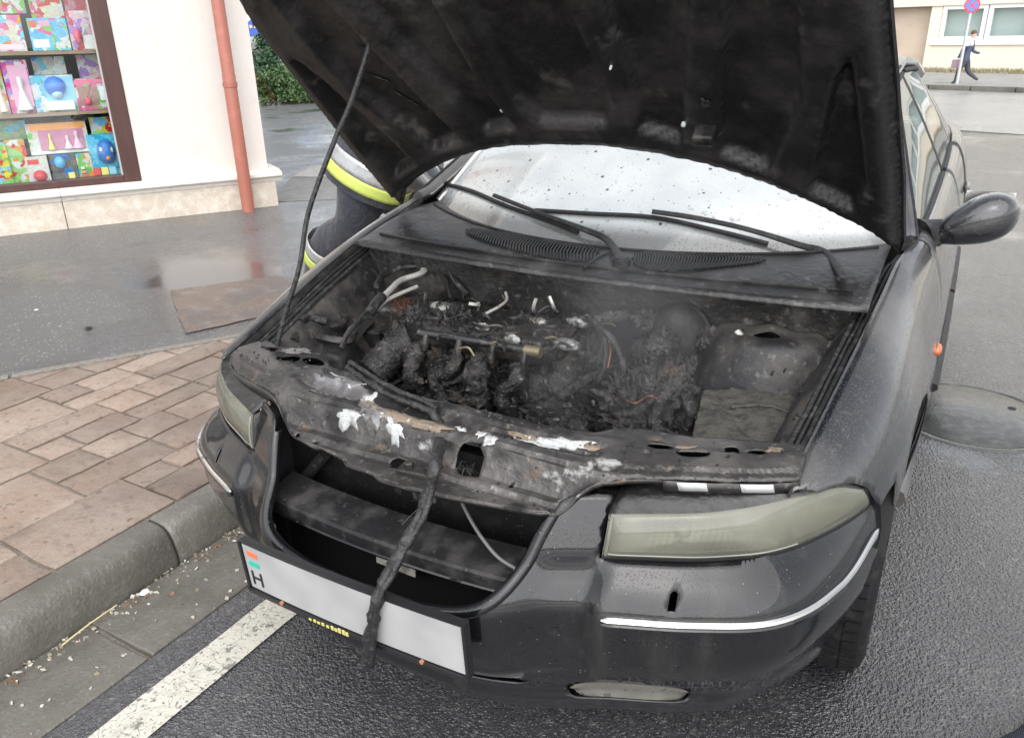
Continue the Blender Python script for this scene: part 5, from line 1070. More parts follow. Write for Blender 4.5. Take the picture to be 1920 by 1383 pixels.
# engine: block with the plenum on top
EX = Matrix.Rotation(R(-2), 3, 'Z')
def slabm(c, d, nx, ny, amp, fr, seed, taper=.9, rot=None):
    m = MB(); c = Vector(c)
    def f(u, v):
        # a closed loaf: v runs round the section, u along x
        x = (u-.5)*d[0]; a = 2*pi*v; q = (abs(cos(a))**4+abs(sin(a))**4)**-.25; y = cos(a)*q*d[1]/2; z = sin(a)*q*d[2]/2
        e = 1-.35*abs(2*u-1)**8; y *= e*(taper if z > 0 else 1); z *= e
        p = Vector((x, y, z)); p = (rot @ p) if rot else p; p += c
        return p+Vector((0, .3, 1))*amp*fbm(p, fr, 4, seed)
    return m.grid(f, nx, ny)
eng = mk('engine', slabm((-.17, .87, .56), (.50, .22, .20), 90, 80, .03, 16, 1.), CRUST, car, angle=80)
mk('plenum', slabm((-.185, .845, .712), (.47, .23, .075), 130, 110, .007, 22, 4., .9), SOOT, eng, angle=80)
pl_top = .742
for i, (x, y) in enumerate(((-.33,.80),(-.21,.79),(-.09,.79),(.0,.80),(-.30,.89),(-.14,.90),(-.02,.88))):
    mk('cap_ring', MB().lathe([(.028,-.02),(.030,.004),(.026,.010),(.018,.010),(.016,-.01),(.0005,-.012)], (x, y, pl_top+.006*nz((x, y, 0), 20)), (random.uniform(-.12,.12), random.uniform(-.2,0), 1), 16), SOOT if i % 3 else CRUST, eng)
for i, (px, py, a, b_) in enumerate(((832,572,.045,.018),(1062,640,.03,.02),(1010,600,.022,.010),(905,610,.02,.008),(1085,600,.03,.008),(960,632,.02,.006))):
    p = at(px, py, z=.755); lump('melted_aluminium', (p.x, p.y, .748), (a, b_, .012), mt('melted_aluminium', (.34,.34,.33), .5, .6, layers=[D(s=60, lo=.4, hi=.65, c=(.08,.078,.075), d=6)], bumps=[D(s=130, h=.004)]), eng, .6, 14, (20, 10), i)
m = MB().tube([at(786,623,z=.738), at(900,641,z=.738), at(1012,661,z=.738)], .0115, 10); rail = mk('fuel_rail', m, mt('scorched_rail', (.05,.05,.052), .35, .7, layers=[D(s=40, lo=.5, hi=.7, c=(.11,.105,.10), rough=.6)], bumps=[D(s=90, h=.0012)]), eng)
m = MB().tube([at(985,656,z=.738), at(1014,661,z=.738)], .0145, 10); mk('rail_end', m, BRASS, rail)
for px in (800, 862, 925, 985):
    p = at(px, 624+(px-786)*.17, z=.738); mk('injector', MB().tube([p, p+Vector((.0, -.010, -.022)), p+Vector((0, -.012, -.042))], [.008, .010, .006], 8), SOOT, rail)
mk('fuel_line', MB().tube(spline([at(930,645,z=.72), at(945,620,z=.75), at(935,610,z=.765), at(905,612,z=.758), at(880,606,z=.75)], 5), .004, 6), SOOT, rail)
for i, (px, py, z, r) in enumerate(((800,668,.60,(.07,.06,.08)),(862,685,.60,(.06,.06,.085)),(925,690,.58,(.05,.05,.08)),(985,705,.585,(.055,.055,.08)),(1040,700,.60,(.05,.06,.07)),(1105,690,.61,(.05,.06,.05)),
        (870,740,.53,(.05,.05,.045)),(940,755,.51,(.055,.05,.04)),(1010,760,.52,(.05,.05,.05)),(1060,745,.53,(.045,.05,.05)),(790,715,.53,(.06,.05,.05)),(1130,640,.64,(.035,.06,.06)),(1180,780,.56,(.05,.05,.06)),(1235,770,.57,(.06,.05,.07)),(1275,745,.58,(.05,.05,.05)),(1120,770,.52,(.04,.05,.05)))):
    p = at(px, py, z=z); lump('melted_lump', p, tuple(q*1.48 for q in r), CRUST, eng, .75, 17, (64, 40), i*2.3)
for k, x in enumerate((-.345,-.262,-.135,-.06)):     # what is left of the intake runners
    j = (.0, .022, -.008, .016)[k]; s = spline([(x, .78, .685), (x+j, .735+j, .675), (x+j*1.5, .70+j, .64), (x-j, .69+j, .60), (x+.004, .72, .54)], 7); mk('intake_runner', rough_tube(s, [(.024, .019, .027, .017)[k]+.006*nz(p, 30, k) for p in s], 18, .5), CRUST, eng, angle=80)
    mk('clamp', MB().lathe([(.022,-.005),(.026,-.004),(.026,.004),(.022,.005)], s[9], s[10]-s[8], 18), SOOT, eng)
for k in range(16):
    x = -.40+k*.0285; mk('cover_rib', MB().box((x, .935, .735), (.006, .07, .022), Matrix.Rotation(random.uniform(-.1, .1), 3, 'Z')), SOOT, eng, smooth=False, bevel=.002)
wire_h = [at(1110,600,z=.76), at(1160,590,z=.77), at(1200,600,z=.75), at(1225,640,z=.70), at(1220,690,z=.64)]; s = spline(wire_h, 10)
mk('ribbed_hose', MB().tube(s, [.017+.003*(k % 2) for k in range(len(s))], 12), CRUST, eng, angle=80)
wire_h = [at(770,640,z=.68), at(745,610,z=.70), at(760,585,z=.72), at(800,575,z=.73)]; s = spline(wire_h, 10)
mk('ribbed_hose', MB().tube(s, [.015+.003*(k % 2) for k in range(len(s))], 12), CRUST, eng, angle=80)
# sprockets, pulleys and bolts poking through
for px, py, z, r, ax in ((845,690,.62,.030,(.1,-1,.3)),(1060,690,.62,.026,(-.2,-1,.4)),(930,745,.56,.024,(0,-1,.5)),(1150,715,.6,.02,(.6,-.5,.3)),(1230,700,.62,.022,(.2,-1,.2)),(990,740,.57,.02,(.1,-1,.3))):
    mk('pulley', MB().lathe([(r,-.01),(r,.004),(r*.8,.008),(r*.55,.002),(r*.3,.002),(r*.28,.010),(.0005,.011)], at(px, py, z=z)+Vector((0, -.035, .01)), ax, 16), SOOT, eng)
for i in range(46):
    px, py = random.uniform(800, 1130), random.uniform(670, 790); p = at(px, py, z=random.uniform(.55, .63)); a = Vector((random.uniform(-1, 1), random.uniform(-1, .4), random.uniform(-.2, 1))).normalized()
    mk('bracket', MB().box(p, (random.uniform(.008, .03), random.uniform(.006, .02), random.uniform(.01, .05)), a.to_track_quat('Z', 'Y').to_matrix()), SOOT if i % 3 else CRUST, eng, smooth=False, bevel=.002)
def wire(pts, r, mat, parent, name='burnt_wire', n=6, rough=False):
    s = spline(pts, 6); return mk(name, rough_tube(s, [r]*len(s), n, .2) if rough else MB().tube(s, r, n), mat, parent)
wire([at(1075,590,z=.76), at(1120,610,z=.76), at(1137,650,z=.72), at(1130,700,z=.66), at(1110,730,z=.6)], .008, CRUST, eng, rough=True)
wire([at(1105,595,z=.77), at(1150,640,z=.74), at(1170,690,z=.68), at(1160,720,z=.62)], .010, CRUST, eng, rough=True)
wire([at(1125,620,z=.74), at(1145,650,z=.72), at(1140,690,z=.68)], .0028, COPPER, eng)
wire([at(1050,745,z=.6), at(1110,705,z=.64), at(1165,700,z=.64), at(1180,690,z=.64)], .012, CRUST, eng, rough=True)
wire([at(1165,745,z=.64), at(1190,756,z=.64), at(1215,742,z=.645), at(1232,748,z=.64)], .0032, mt('red_copper', (.17,.065,.04), .5, .5, layers=[D(s=60, lo=.4, hi=.6, c=(.03,.025,.02))]), eng, rough=True)
for q in ((1005,560,1000,578),(1030,555,1038,575)): wire([at(q[0], q[1], z=.80), at(q[2], q[3], z=.77), at(q[2]+3, q[3]+8, z=.74)], .005, ALU, eng, 'stud')
mk('coil_spring', MB().tube([at(880+k*.5, 570, z=.768)+Vector((0, .005*cos(k*1.6), .005*sin(k*1.6))) for k in range(40)], .0013, 4), ALU, eng)
wire([at(906,590,z=.765), at(935,575,z=.775), at(950,562,z=.78), at(948,548,z=.79)], .004, ALU, eng)
for k in range(34):
    p = at(random.uniform(820, 1120), random.uniform(560, 660), z=.752); q = p+Vector((random.uniform(-.05, .05), random.uniform(-.04, .04), random.uniform(-.01, .012)))
    wire([p, (p+q)/2+Vector((random.uniform(-.01, .01), random.uniform(-.01, .01), random.uniform(.004, .016))), q], random.uniform(.0018, .004), (CRUST, SOOT, CRUST, BRASS)[k % 4], eng)
# small charred crumbs everywhere
m = MB(); rc = random.Random(21)
def crumb(p, s):
    m.box(p, (s*rc.uniform(.6, 1.6), s*rc.uniform(.6, 1.6), s*rc.uniform(.4, 1)), Matrix.Rotation(rc.uniform(0, 6), 3, Vector((rc.random()+.01, rc.random(), rc.random())).normalized()))
for i in range(2600):
    x, y = rc.uniform(-.54, .58), rc.uniform(.42, .95); crumb(Vector((x, y, hcrust(x, y)+.002)), rc.uniform(.003, .011))
for i in range(500):
    x, y = rc.uniform(-.40, .04), rc.uniform(.73, .94); crumb(Vector((x, y, .742+.008*nz((x, y, 0), 18))), rc.uniform(.002, .007))
for i in range(260):
    x, y = rc.uniform(-.62, .69), rc.uniform(.13, .46)
    if inpoly([(x, y)], sup)[0]: crumb(Vector((x, y, zsup(x, y)+.003)), rc.uniform(.0012, .0042))
mk('charred_crumbs', m, CRUST, car, kind='stuff', smooth=False)
# intake hose, boxes and tanks on the kerb side
hose = [at(700,700,z=.60), at(722,675,z=.63), at(750,650,z=.66), at(775,635,z=.68)]; s = spline(hose, 8)
mk('intake_hose', rough_tube(s, [.048+.003*sin(k*1.9) for k in range(len(s))], 18, .06), CRUST, car, angle=80)
p = at(690, 640, z=.62); mk('relay_box', MB().box(p+Vector((0, .03, -.04)), (.085, .09, .16), Matrix.Rotation(.2, 3, 'Z')), PLASTIC, car, smooth=False, bevel=.008)
p = at(800, 540, z=.70); mk('air_box', MB().box((-.505, .90, .66), (.22, .11, .15), Matrix.Rotation(.12, 3, 'Z') @ Matrix.Rotation(-.15, 3, 'Y')), SOOT, car, smooth=False, bevel=.012)
p = at(627, 604, z=.70); nk = mk('filler_neck', MB().lathe([(.034,-.06),(.034,-.005),(.042,0),(.042,.010),(.034,.014),(.026,.014),(.024,-.03),(.0005,-.03)], p, (.1,-.2,1), 22), SOOT, car)
lump('washer_tank', p+Vector((.0, -.05, -.13)), (.11, .075, .10), PLASTIC, car, .14, 6, (36, 20), 3., .7)
lump('crushed_tank', at(610,650,z=.60)+Vector((.02, .03, -.03)), (.10, .07, .08), ASHY, car, .22, 7, (36, 20), 8., .7)
lump('tray_scrap', at(700,655,z=.57), (.09, .07, .06), ASHY, car, .25, 8, (30, 18), 5., .7)
wire([at(552,640,z=.70), at(556,610,z=.72), at(585,598,z=.73), at(612,602,z=.72)], .013, SEAL, car, 'water_hose', 8, True)
wire([at(560,622,z=.69), at(600,632,z=.69), at(650,640,z=.68), at(665,625,z=.69)], .012, SOOT, car, 'metal_edge', 8, True)
wire([at(640,652,z=.68), at(655,620,z=.72), at(690,585,z=.75), at(702,575,z=.76)], .008, SEAL, car, 'cable_loom', 7, True)
# bared pipes: pale metal where the sleeve burnt away
wire([at(690,592,z=.77), at(704,570,z=.785), at(716,557,z=.79)], .015, SEAL, car, 'pipe_stub', 10)
pp_ = wire([at(712,563,z=.785), at(735,540,z=.795), at(752,525,z=.80), at(785,514,z=.805), at(800,505,z=.81)], .0085, ALU, car, 'bare_pipe', 8)
wire([at(793,508,z=.808), at(810,497,z=.815), at(840,492,z=.82)], .0095, ALU, pp_, 'pipe_end', 8)
wire([at(700,585,z=.765), at(730,560,z=.775), at(782,537,z=.785)], .0058, ALU, car, 'thin_pipe', 7)
wire([at(705,535,z=.80), at(720,515,z=.805), at(760,500,z=.815), at(800,500,z=.815)], .009, SEAL, car, 'sleeved_pipe', 8, True)
wire([at(838,497,z=.83), at(856,530,z=.79), at(877,552,z=.76)], .009, SOOT, car, 'stay', 8); wire([at(832,500,z=.82), at(838,530,z=.79), at(846,560,z=.76)], .006, SOOT, car, 'stay', 8)
for k in range(7):
    b_ = [at(745+random.uniform(-12, 30), 555+random.uniform(-6, 28), z=.765) for _ in range(4)]; wire(b_, .0014, COPPER, car, 'copper_strand', 4)
lump('melted_filter', at(900,520,z=.78), (.08, .05, .05), CRUST, car, .4, 9, (36, 20), 2.)
lump('melted_filter', at(1000,545,z=.75), (.10, .05, .05), CRUST, car, .4, 9, (36, 20), 6.)
# brake servo with master cylinder and pipes
c = at(1272, 628, y=.955); c = Vector((c.x, .955, c.z))
sv = mk('brake_servo', MB().lathe([(.03,-.07),(.07,-.06),(.080,-.02),(.084,-.016),(.084,-.006),(.078,-.002),(.074,.012),(.066,.026),(.052,.038),(.04,.044),(.03,.046),(.0005,.06)], c, (-.05,-1,.15), 36), mt('dusty_servo', (.018,.0175,.017), .7, .1, layers=[D(s=14, lo=.48, hi=.70, c=(.05,.047,.044), d=6)], spec=.3, bumps=[D(s=70, h=.002)]), car)
mk('master_cylinder', MB().tube([c+Vector((-.005, -.05, .0)), c+Vector((-.01, -.12, -.004)), c+Vector((-.012, -.15, -.006))], [.022, .018, .012], 14), CRUST, sv)
lump('melted_reservoir', c+Vector((-.01, -.10, .012)), (.035, .045, .026), CRUST, sv, .6, 13, (40, 24), 1.)
for k, (a, b_, e) in enumerate(((-.07,-.03,-.05),(.05,-.03,-.07),(-.02,-.05,-.075),(.085,-.01,.0),(-.085,.0,.02))): lump('melted_lump', c+Vector((a, b_, e)), (.035, .03, .03), CRUST, sv, .7, 14, (40, 24), k*1.7)
wire([at(1240,690,z=.66), at(1270,692,z=.665), at(1300,705,z=.66)], .006, BRASS, sv, 'brake_pipe'); wire([at(1282,682,z=.68), at(1312,690,z=.68), at(1318,712,z=.65), at(1305,720,z=.63)], .005, BRASS, sv, 'brake_pipe')
wire([at(1300,720,z=.65), at(1290,745,z=.64), at(1300,775,z=.62), at(1290,800,z=.58)], .018, CRUST, car, 'charred_hose', 9, True)
wire([at(1235,760,z=.62), at(1228,790,z=.6), at(1240,815,z=.58)], .016, CRUST, car, 'charred_hose', 9, True)
# loom with bared copper by the strut tower
for k in range(9):
    x = random.uniform(-6, 6); wire([at(1372+x*2.2, 622+random.uniform(-4, 4), z=.79), at(1366+x*1.5, 645, z=.76), at(1345+x*.8, 675, z=.72), at(1336+x, 700, z=.68)], .0022, (COPPER, COPPER, BRASS)[k % 3], car, 'copper_strand', 5)
for k in range(6):
    x = random.uniform(-5, 5); wire([at(1385+x*2, 620+random.uniform(-4, 6), z=.79), at(1390+x, 645, z=.77), at(1392+x, 690, z=.71), at(1384+x, 725, z=.66)], .004, CRUST, car, 'burnt_wire', 6, True)
wire([at(1382,622,z=.795), at(1390,634,z=.785), at(1389,646,z=.775)], .009, ALU, car, 'terminal', 6)
for k in range(5): p0 = at(1350+k*9, 690, z=.68); wire([p0, p0+Vector((random.uniform(-.02, .02), 0, -.06)), p0+Vector((random.uniform(-.03, .03), -.02, -.13))], .009, CRUST, car, 'burnt_wire', 6, True)
# tray with a bed of ash by the driver's side
TZ = .69
tr = [at(1300,805,z=TZ), at(1318,735,z=TZ), at(1420,728,z=TZ), at(1515,748,z=TZ), at(1500,830,z=TZ), at(1400,845,z=TZ)]
to = [(p.x, p.y) for p in tr]
mk('ash_tray', panel(to, lambda x, y: (x, y, TZ+.010*fbm((x, y, 0), 12)+.004*nz((x, y, 4), 60)), step=.010), ASHY, car, angle=80, solid=.09)
cc_ = at(1425, 790, z=TZ); mk('tray_rim', MB().tube([(cc_.x+.085*cos(t), cc_.y+.075*sin(t), TZ+.004+.010*fbm((cc_.x+.085*cos(t), cc_.y+.075*sin(t), 0), 12)) for t in np.linspace(-.4, 2.6, 20)], .004, 6), ASHY, car)
mk('relay', MB().box(at(1507,738,z=.72), (.022, .022, .022)), PLASTIC, car, smooth=False, bevel=.003)
for px, py in ((1473,695),(1450,700)): mk('bolt', MB().lathe([(.006,0),(.006,.004),(.0005,.005)], at(px, py, x=.60), (-1,0,.3), 8), BLACK, car)
for k in range(40):
    p = at(random.uniform(1160, 1300), random.uniform(720, 830), z=random.uniform(.54, .60)); wire([p, p+Vector((random.uniform(-.03, .03), random.uniform(-.03, .03), random.uniform(-.01, .03))), p+Vector((random.uniform(-.06, .06), random.uniform(-.05, .05), random.uniform(-.02, .01)))], random.uniform(.002, .006), CRUST if k % 5 else BRASS, car, 'burnt_wire', 5)
# clips and torn edges along the wings
for sx in (1, -1):
    for y in (.45, .50, .56, .64):
        e = side(y, 0, sx); mk('clip', MB().box(e+Vector((-sx*.05, 0, -.05+random.uniform(-.01, .01))), (.025, .03, .02), Matrix.Rotation(random.uniform(-.4, .4), 3, 'X')), SOOT, car, smooth=False, bevel=.004)

# ------------------------------------------------------------------ thin smoke still rising from the bay
sm_ = bpy.data.materials.new('thin_smoke'); sm_.use_nodes = True; N = sm_.node_tree.nodes; L_ = sm_.node_tree.links; N.remove(N['Principled BSDF'])
pv = N.new('ShaderNodeVolumePrincipled'); pv.inputs['Color'].default_value = (.85,.86,.88,1); pv.inputs['Anisotropy'].default_value = .2
ge = N.new('ShaderNodeNewGeometry'); no = N.new('ShaderNodeTexNoise'); no.inputs['Scale'].default_value = 4.5; no.inputs['Detail'].default_value = 3; no.inputs['Distortion'].default_value = .8
mp_ = N.new('ShaderNodeMapping'); mp_.inputs['Scale'].default_value = (1, 1, .55); L_.new(ge.outputs['Position'], mp_.inputs[0]); L_.new(mp_.outputs[0], no.inputs['Vector'])
ds = N.new('ShaderNodeVectorMath'); ds.operation = 'DISTANCE'; ds.inputs[1].default_value = (.22, .80, .76); L_.new(ge.outputs['Position'], ds.inputs[0])
r1 = N.new('ShaderNodeMapRange'); r1.inputs[1].default_value = .05; r1.inputs[2].default_value = .30; r1.inputs[3].default_value = 1; r1.inputs[4].default_value = 0; L_.new(ds.outputs['Value'], r1.inputs[0])
r2 = N.new('ShaderNodeMapRange'); r2.inputs[1].default_value = .42; r2.inputs[2].default_value = .7; r2.inputs[3].default_value = 0; r2.inputs[4].default_value = 1.7; L_.new(no.outputs['Fac'], r2.inputs[0])
mu = N.new('ShaderNodeMath'); mu.operation = 'MULTIPLY'; L_.new(r1.outputs[0], mu.inputs[0]); L_.new(r2.outputs[0], mu.inputs[1]); L_.new(mu.outputs[0], pv.inputs['Density'])
L_.new(pv.outputs[0], N['Material Output'].inputs['Volume'])
smk = MB().lathe([(.02,-.31),(.2,-.25),(.29,-.1),(.31,0),(.29,.1),(.2,.25),(.02,.31)], (.22, .80, .76), n=20)
mk('smoke', smk, sm_, kind='stuff', label='thin grey smoke rising from the burnt engine bay', cat='smoke')
# ------------------------------------------------------------------ people
def skinbody(name, joints, bones, rootj, mat, parent=None, sub=2, paint=None):
    ids = list(joints); me = bpy.data.meshes.new(name); base = Vector(joints[rootj][0])
    me.from_pydata([Vector(joints[k][0])-base for k in ids], [(ids.index(a), ids.index(b_)) for a, b_ in bones], [])
    ob = bpy.data.objects.new(name, me); COL.objects.link(ob); ob.location = base
    sk = ob.modifiers.new('skin', 'SKIN'); sk.use_smooth_shade = True
    for i, k in enumerate(ids):
        r_ = joints[k][1]; me.skin_vertices[0].data[i].radius = r_ if isinstance(r_, tuple) else (r_, r_); me.skin_vertices[0].data[i].use_root = (k == rootj)
    s2 = ob.modifiers.new('sub', 'SUBSURF'); s2.levels = s2.render_levels = sub
    dg = bpy.context.evaluated_depsgraph_get(); ev = ob.evaluated_get(dg); m2 = bpy.data.meshes.new_from_object(ev)
    bpy.data.objects.remove(ob); o2 = bpy.data.objects.new(name, m2); COL.objects.link(o2); o2.location = base
    m2.materials.clear()
    for q in (mat if isinstance(mat, list) else [mat]): m2.materials.append(q)
    for p in m2.polygons:
        p.use_smooth = True; p.material_index = paint(base+p.center) if paint else 0
    if parent: o2.parent = parent; o2.matrix_parent_inverse = wmat(parent).inverted()
    return o2
NAVY = mt('turnout_cloth', (.018,.020,.030), .8, layers=[D(s=14, lo=.42, hi=.7, c=(.035,.037,.048), d=5)], bumps=[D(s=16, h=.012, d=3, dist=1.5), D(s=300, h=.0006)], sheen=.2)
YEL = mt('lime_tape', (.50,.58,.13), .5, layers=[D(s=40, lo=.5, hi=.7, c=(.40,.47,.12), amt=.6)]); SILV = mt('silver_tape', (.42,.43,.44), .35, .3, layers=[D(s=30, lo=.45, hi=.7, c=(.34,.345,.355))], bumps=[D(s=30, h=.003)])
SKIN = mt('skin', (.55,.36,.27), .55); BOOT = mt('boot_leather', (.012,.012,.012), .4); HELM = mt('helmet_shell', (.7,.7,.66), .3)
# firefighter stooping at the passenger side
ffz = .105
ff_ = root('person', (-1.80, 2.25, ffz), 'person in navy firefighter suit with lime and silver bands stooping beside the car', 'person')
J = {}
J['pel'] = ((-1.665,2.20,.82), (.165,.15)); J['waist'] = ((-1.585,2.22,.98), (.17,.155)); J['chest'] = ((-1.47,2.28,1.16), (.19,.165)); J['up'] = ((-1.38,2.33,1.31), (.15,.13)); J['neck'] = ((-1.31,2.38,1.41), .062); J['head0'] = ((-1.27,2.40,1.48), .082); J['head'] = ((-1.22,2.43,1.57), .10); J['crown'] = ((-1.205,2.44,1.65), .07)
J['hipL'] = ((-1.70,2.13,.74), .12); J['kneeL'] = ((-1.70,2.10,.60), .105); J['shinL'] = ((-1.915,2.13,.475), .122); J['ankL'] = ((-2.10,2.18,.235), .075); J['toeL'] = ((-1.99,2.19,.13), .045)
J['hipR'] = ((-1.62,2.32,.76), .125); J['kneeR'] = ((-1.50,2.40,.48), .09); J['shinR'] = ((-1.53,2.42,.34), .08); J['ankR'] = ((-1.56,2.45,.185), .062); J['toeR'] = ((-1.42,2.44,.135), .042)
for s, sy in (('L', -1), ('R', 1)):
    J['sh'+s] = ((-1.40+.02*sy,2.32+sy*.17,1.31), .085); J['el'+s] = ((-1.20,2.32+sy*.24,1.14), .062); J['wr'+s] = ((-1.04,2.36+sy*.18,1.08), .045); J['hand'+s] = ((-.985,2.36+sy*.16,1.075), (.045,.03))
    for k in range(4): J['f%d%s' % (k, s)] = ((-.915+.006*(1.5-abs(k-1.5)),2.36+sy*(.13+.02*k),1.065), .011); J['g%d%s' % (k, s)] = ((-.89+.006*(1.5-abs(k-1.5)),2.36+sy*(.13+.02*k),1.04), .009)
    J['th'+s] = ((-.955,2.36+sy*.105,1.06), .011)
bones = [('pel','waist'),('waist','chest'),('chest','up'),('up','neck'),('neck','head0'),('head0','head'),('head','crown')]
for s in 'LR': bones += [('pel','hip'+s),('hip'+s,'knee'+s),('knee'+s,'shin'+s),('shin'+s,'ank'+s),('ank'+s,'toe'+s),('up','sh'+s),('sh'+s,'el'+s),('el'+s,'wr'+s),('wr'+s,'hand'+s),('hand'+s,'th'+s)]+[('hand'+s,'f%d%s' % (k, s)) for k in range(4)]+[('f%d%s' % (k, s),'g%d%s' % (k, s)) for k in range(4)]
body = skinbody('body', J, bones, 'pel', [NAVY, SKIN, BOOT], ff_, 2, lambda c: 1 if (c.x > -1.33 and c.z > 1.42) else 2 if c.z < .20 else 0)
def band(a, b_, t0, t1, r0, r1, mat, name, ny=1.0, bulge=0., up=None):
    # a ring of cloth tape round a limb between two joints
    a, b_ = Vector(a), Vector(b_); d = (b_-a).normalized(); P = [a.lerp(b_, t) for t in np.linspace(t0, t1, 5)]
    u = Vector(up or (0, 1, 0)); u = (u-d*u.dot(d)).normalized(); w = d.cross(u); m = MB(); n = 32
    vs = [p+u*cos(2*pi*k/n)*lerp(r0, r1, i/4)*ny*(1+.02*nz((k*.7, i, t0*9)))+w*sin(2*pi*k/n)*lerp(r0, r1, i/4)*(1+.02*nz((k*.7, i, t0*9))) for i, p in enumerate(P) for k in range(n)]
    m.add(vs, [(i*n+k, i*n+(k+1) % n, (i+1)*n+(k+1) % n, (i+1)*n+k) for i in range(4) for k in range(n)]); return mk(name, m, mat, ff_, solid=.004, offset=1)

ax0, ax1 = Vector((-1.725, 2.19, .74)), Vector((-1.545, 2.225, 1.10))
jd = (ax1-ax0).normalized(); ju = Vector((0, 1, 0)); ju = (ju-jd*ju.dot(jd)).normalized(); jw = jd.cross(ju); jl = (ax1-ax0).length; m = MB(); n = 40
jr = [(.10,.205),(.105,.226),(.20,.226),(.35,.224),(.55,.220),(.75,.212),(1.0,.205),(1.25,.19)]
m.add([ax0+jd*jl*t+ju*cos(2*pi*k/n)*r_*.80*(1+.025*nz((k*.5, t*4, 0)))+jw*sin(2*pi*k/n)*r_*(1+.025*nz((k*.5, t*4, 0))) for t, r_ in jr for k in range(n)], [(i*n+k, i*n+(k+1) % n, (i+1)*n+(k+1) % n, (i+1)*n+k) for i in range(len(jr)-1) for k in range(n)])
mk('jacket_skirt', m, NAVY, ff_)
band(ax0, ax1, .19, .335, .229, .228, YEL, 'lime_band', .80); band(ax0, ax1, .34, .53, .228, .224, SILV, 'silver_band', .80)
band(J['shinL'][0], J['ankL'][0], -.06, .17, .119, .113, SILV, 'silver_band', 1.0); band(J['shinL'][0], J['ankL'][0], .18, .38, .113, .105, YEL, 'lime_band', 1.0)
band(J['shinR'][0], J['ankR'][0], .05, .30, .070, .066, SILV, 'silver_band'); band(J['shinR'][0], J['ankR'][0], .31, .5, .066, .062, YEL, 'lime_band')
hc = Vector((-1.215, 2.435, 1.60)); 
mk('helmet', MB().lathe([(.165,-.02),(.15,-.005),(.128,.01),(.122,.06),(.095,.105),(.05,.128),(.0005,.132)], hc, (.35,.2,1), 28), HELM, ff_, solid=.004)
mk('nose', MB().lathe([(.016,0),(.014,.012),(.006,.024),(.0005,.026)], hc+Vector((.095,.05,-.045)), (.8,.45,-.2), 10), SKIN, ff_)

# runner on the far pavement
RY = 23.35
def rn(px, py, dy=0.): return at(px, py, y=RY+dy)
JACK = mt('blue_jacket', (.06,.075,.13), .7); TROU = mt('dark_trousers', (.055,.06,.075), .8); WHT = mt('white_top', (.75,.75,.75), .7)
rb = rn(1805, 160); run = root('person', (rb.x, rb.y, .12), 'person in blue and white jacket and dark trousers running past the road sign', 'person')
K = {'pel': (rn(1809,112), (.12,.10)), 'waist': (rn(1812,102), (.115,.09)), 'chest': (rn(1818,86), (.135,.10)), 'up': (rn(1822,77), (.11,.08)), 'neck': (rn(1824,72), .045), 'head': (rn(1826,66), .075), 'crown': (rn(1827.5,60), .06),
     'hipA': (rn(1807,116,-.06), .085), 'kneeA': (rn(1797,134,-.08), .06), 'ankA': (rn(1791,152,-.08), .04), 'toeA': (rn(1783,158,-.08), .032),
     'hipB': (rn(1813,116,.08), .085), 'kneeB': (rn(1815,135,.1), .06), 'ankB': (rn(1829,147,.1), .04), 'toeB': (rn(1834,150,.1), .03),
     'shA': (rn(1817,80,-.16), .055), 'elA': (rn(1806,92,-.2), .042), 'wrA': (rn(1800,104,-.18), .032), 'haA': (rn(1796,110,-.17), .03),
     'shB': (rn(1824,80,.14), .055), 'elB': (rn(1824,96,.18), .042), 'wrB': (rn(1834,100,.16), .032), 'haB': (rn(1838,99,.15), .03)}
skinbody('body', K, [('pel','waist'),('waist','chest'),('chest','up'),('up','neck'),('neck','head'),('head','crown'),('pel','hipA'),('hipA','kneeA'),('kneeA','ankA'),('ankA','toeA'),('pel','hipB'),('hipB','kneeB'),('kneeB','ankB'),('ankB','toeB'),
     ('up','shA'),('shA','elA'),('elA','wrA'),('wrA','haA'),('up','shB'),('shB','elB'),('elB','wrB'),('wrB','haB')], 'pel', [JACK, TROU, SKIN, WHT], run, 2,
     lambda c: 2 if c.z > K['neck'][0].z else 1 if c.z < K['pel'][0].z-.02 else 3 if (c.z > K['chest'][0].z and c.y < RY-.03) else 0)
hp = K['crown'][0]; mk('hair', MB().lathe([(.060,-.04),(.072,.0),(.058,.04),(.025,.06),(.0005,.064)], hp-Vector((.01,0,.02)), (.1,0,1), 16), mt('brown_hair', (.12,.07,.045), .7), run)
p = K['haA'][0]; mk('bag', MB().box(p+Vector((0,0,-.12)), (.24,.08,.2)), mt('mauve_bag', (.28,.2,.24), .7), run, smooth=False, bevel=.02)

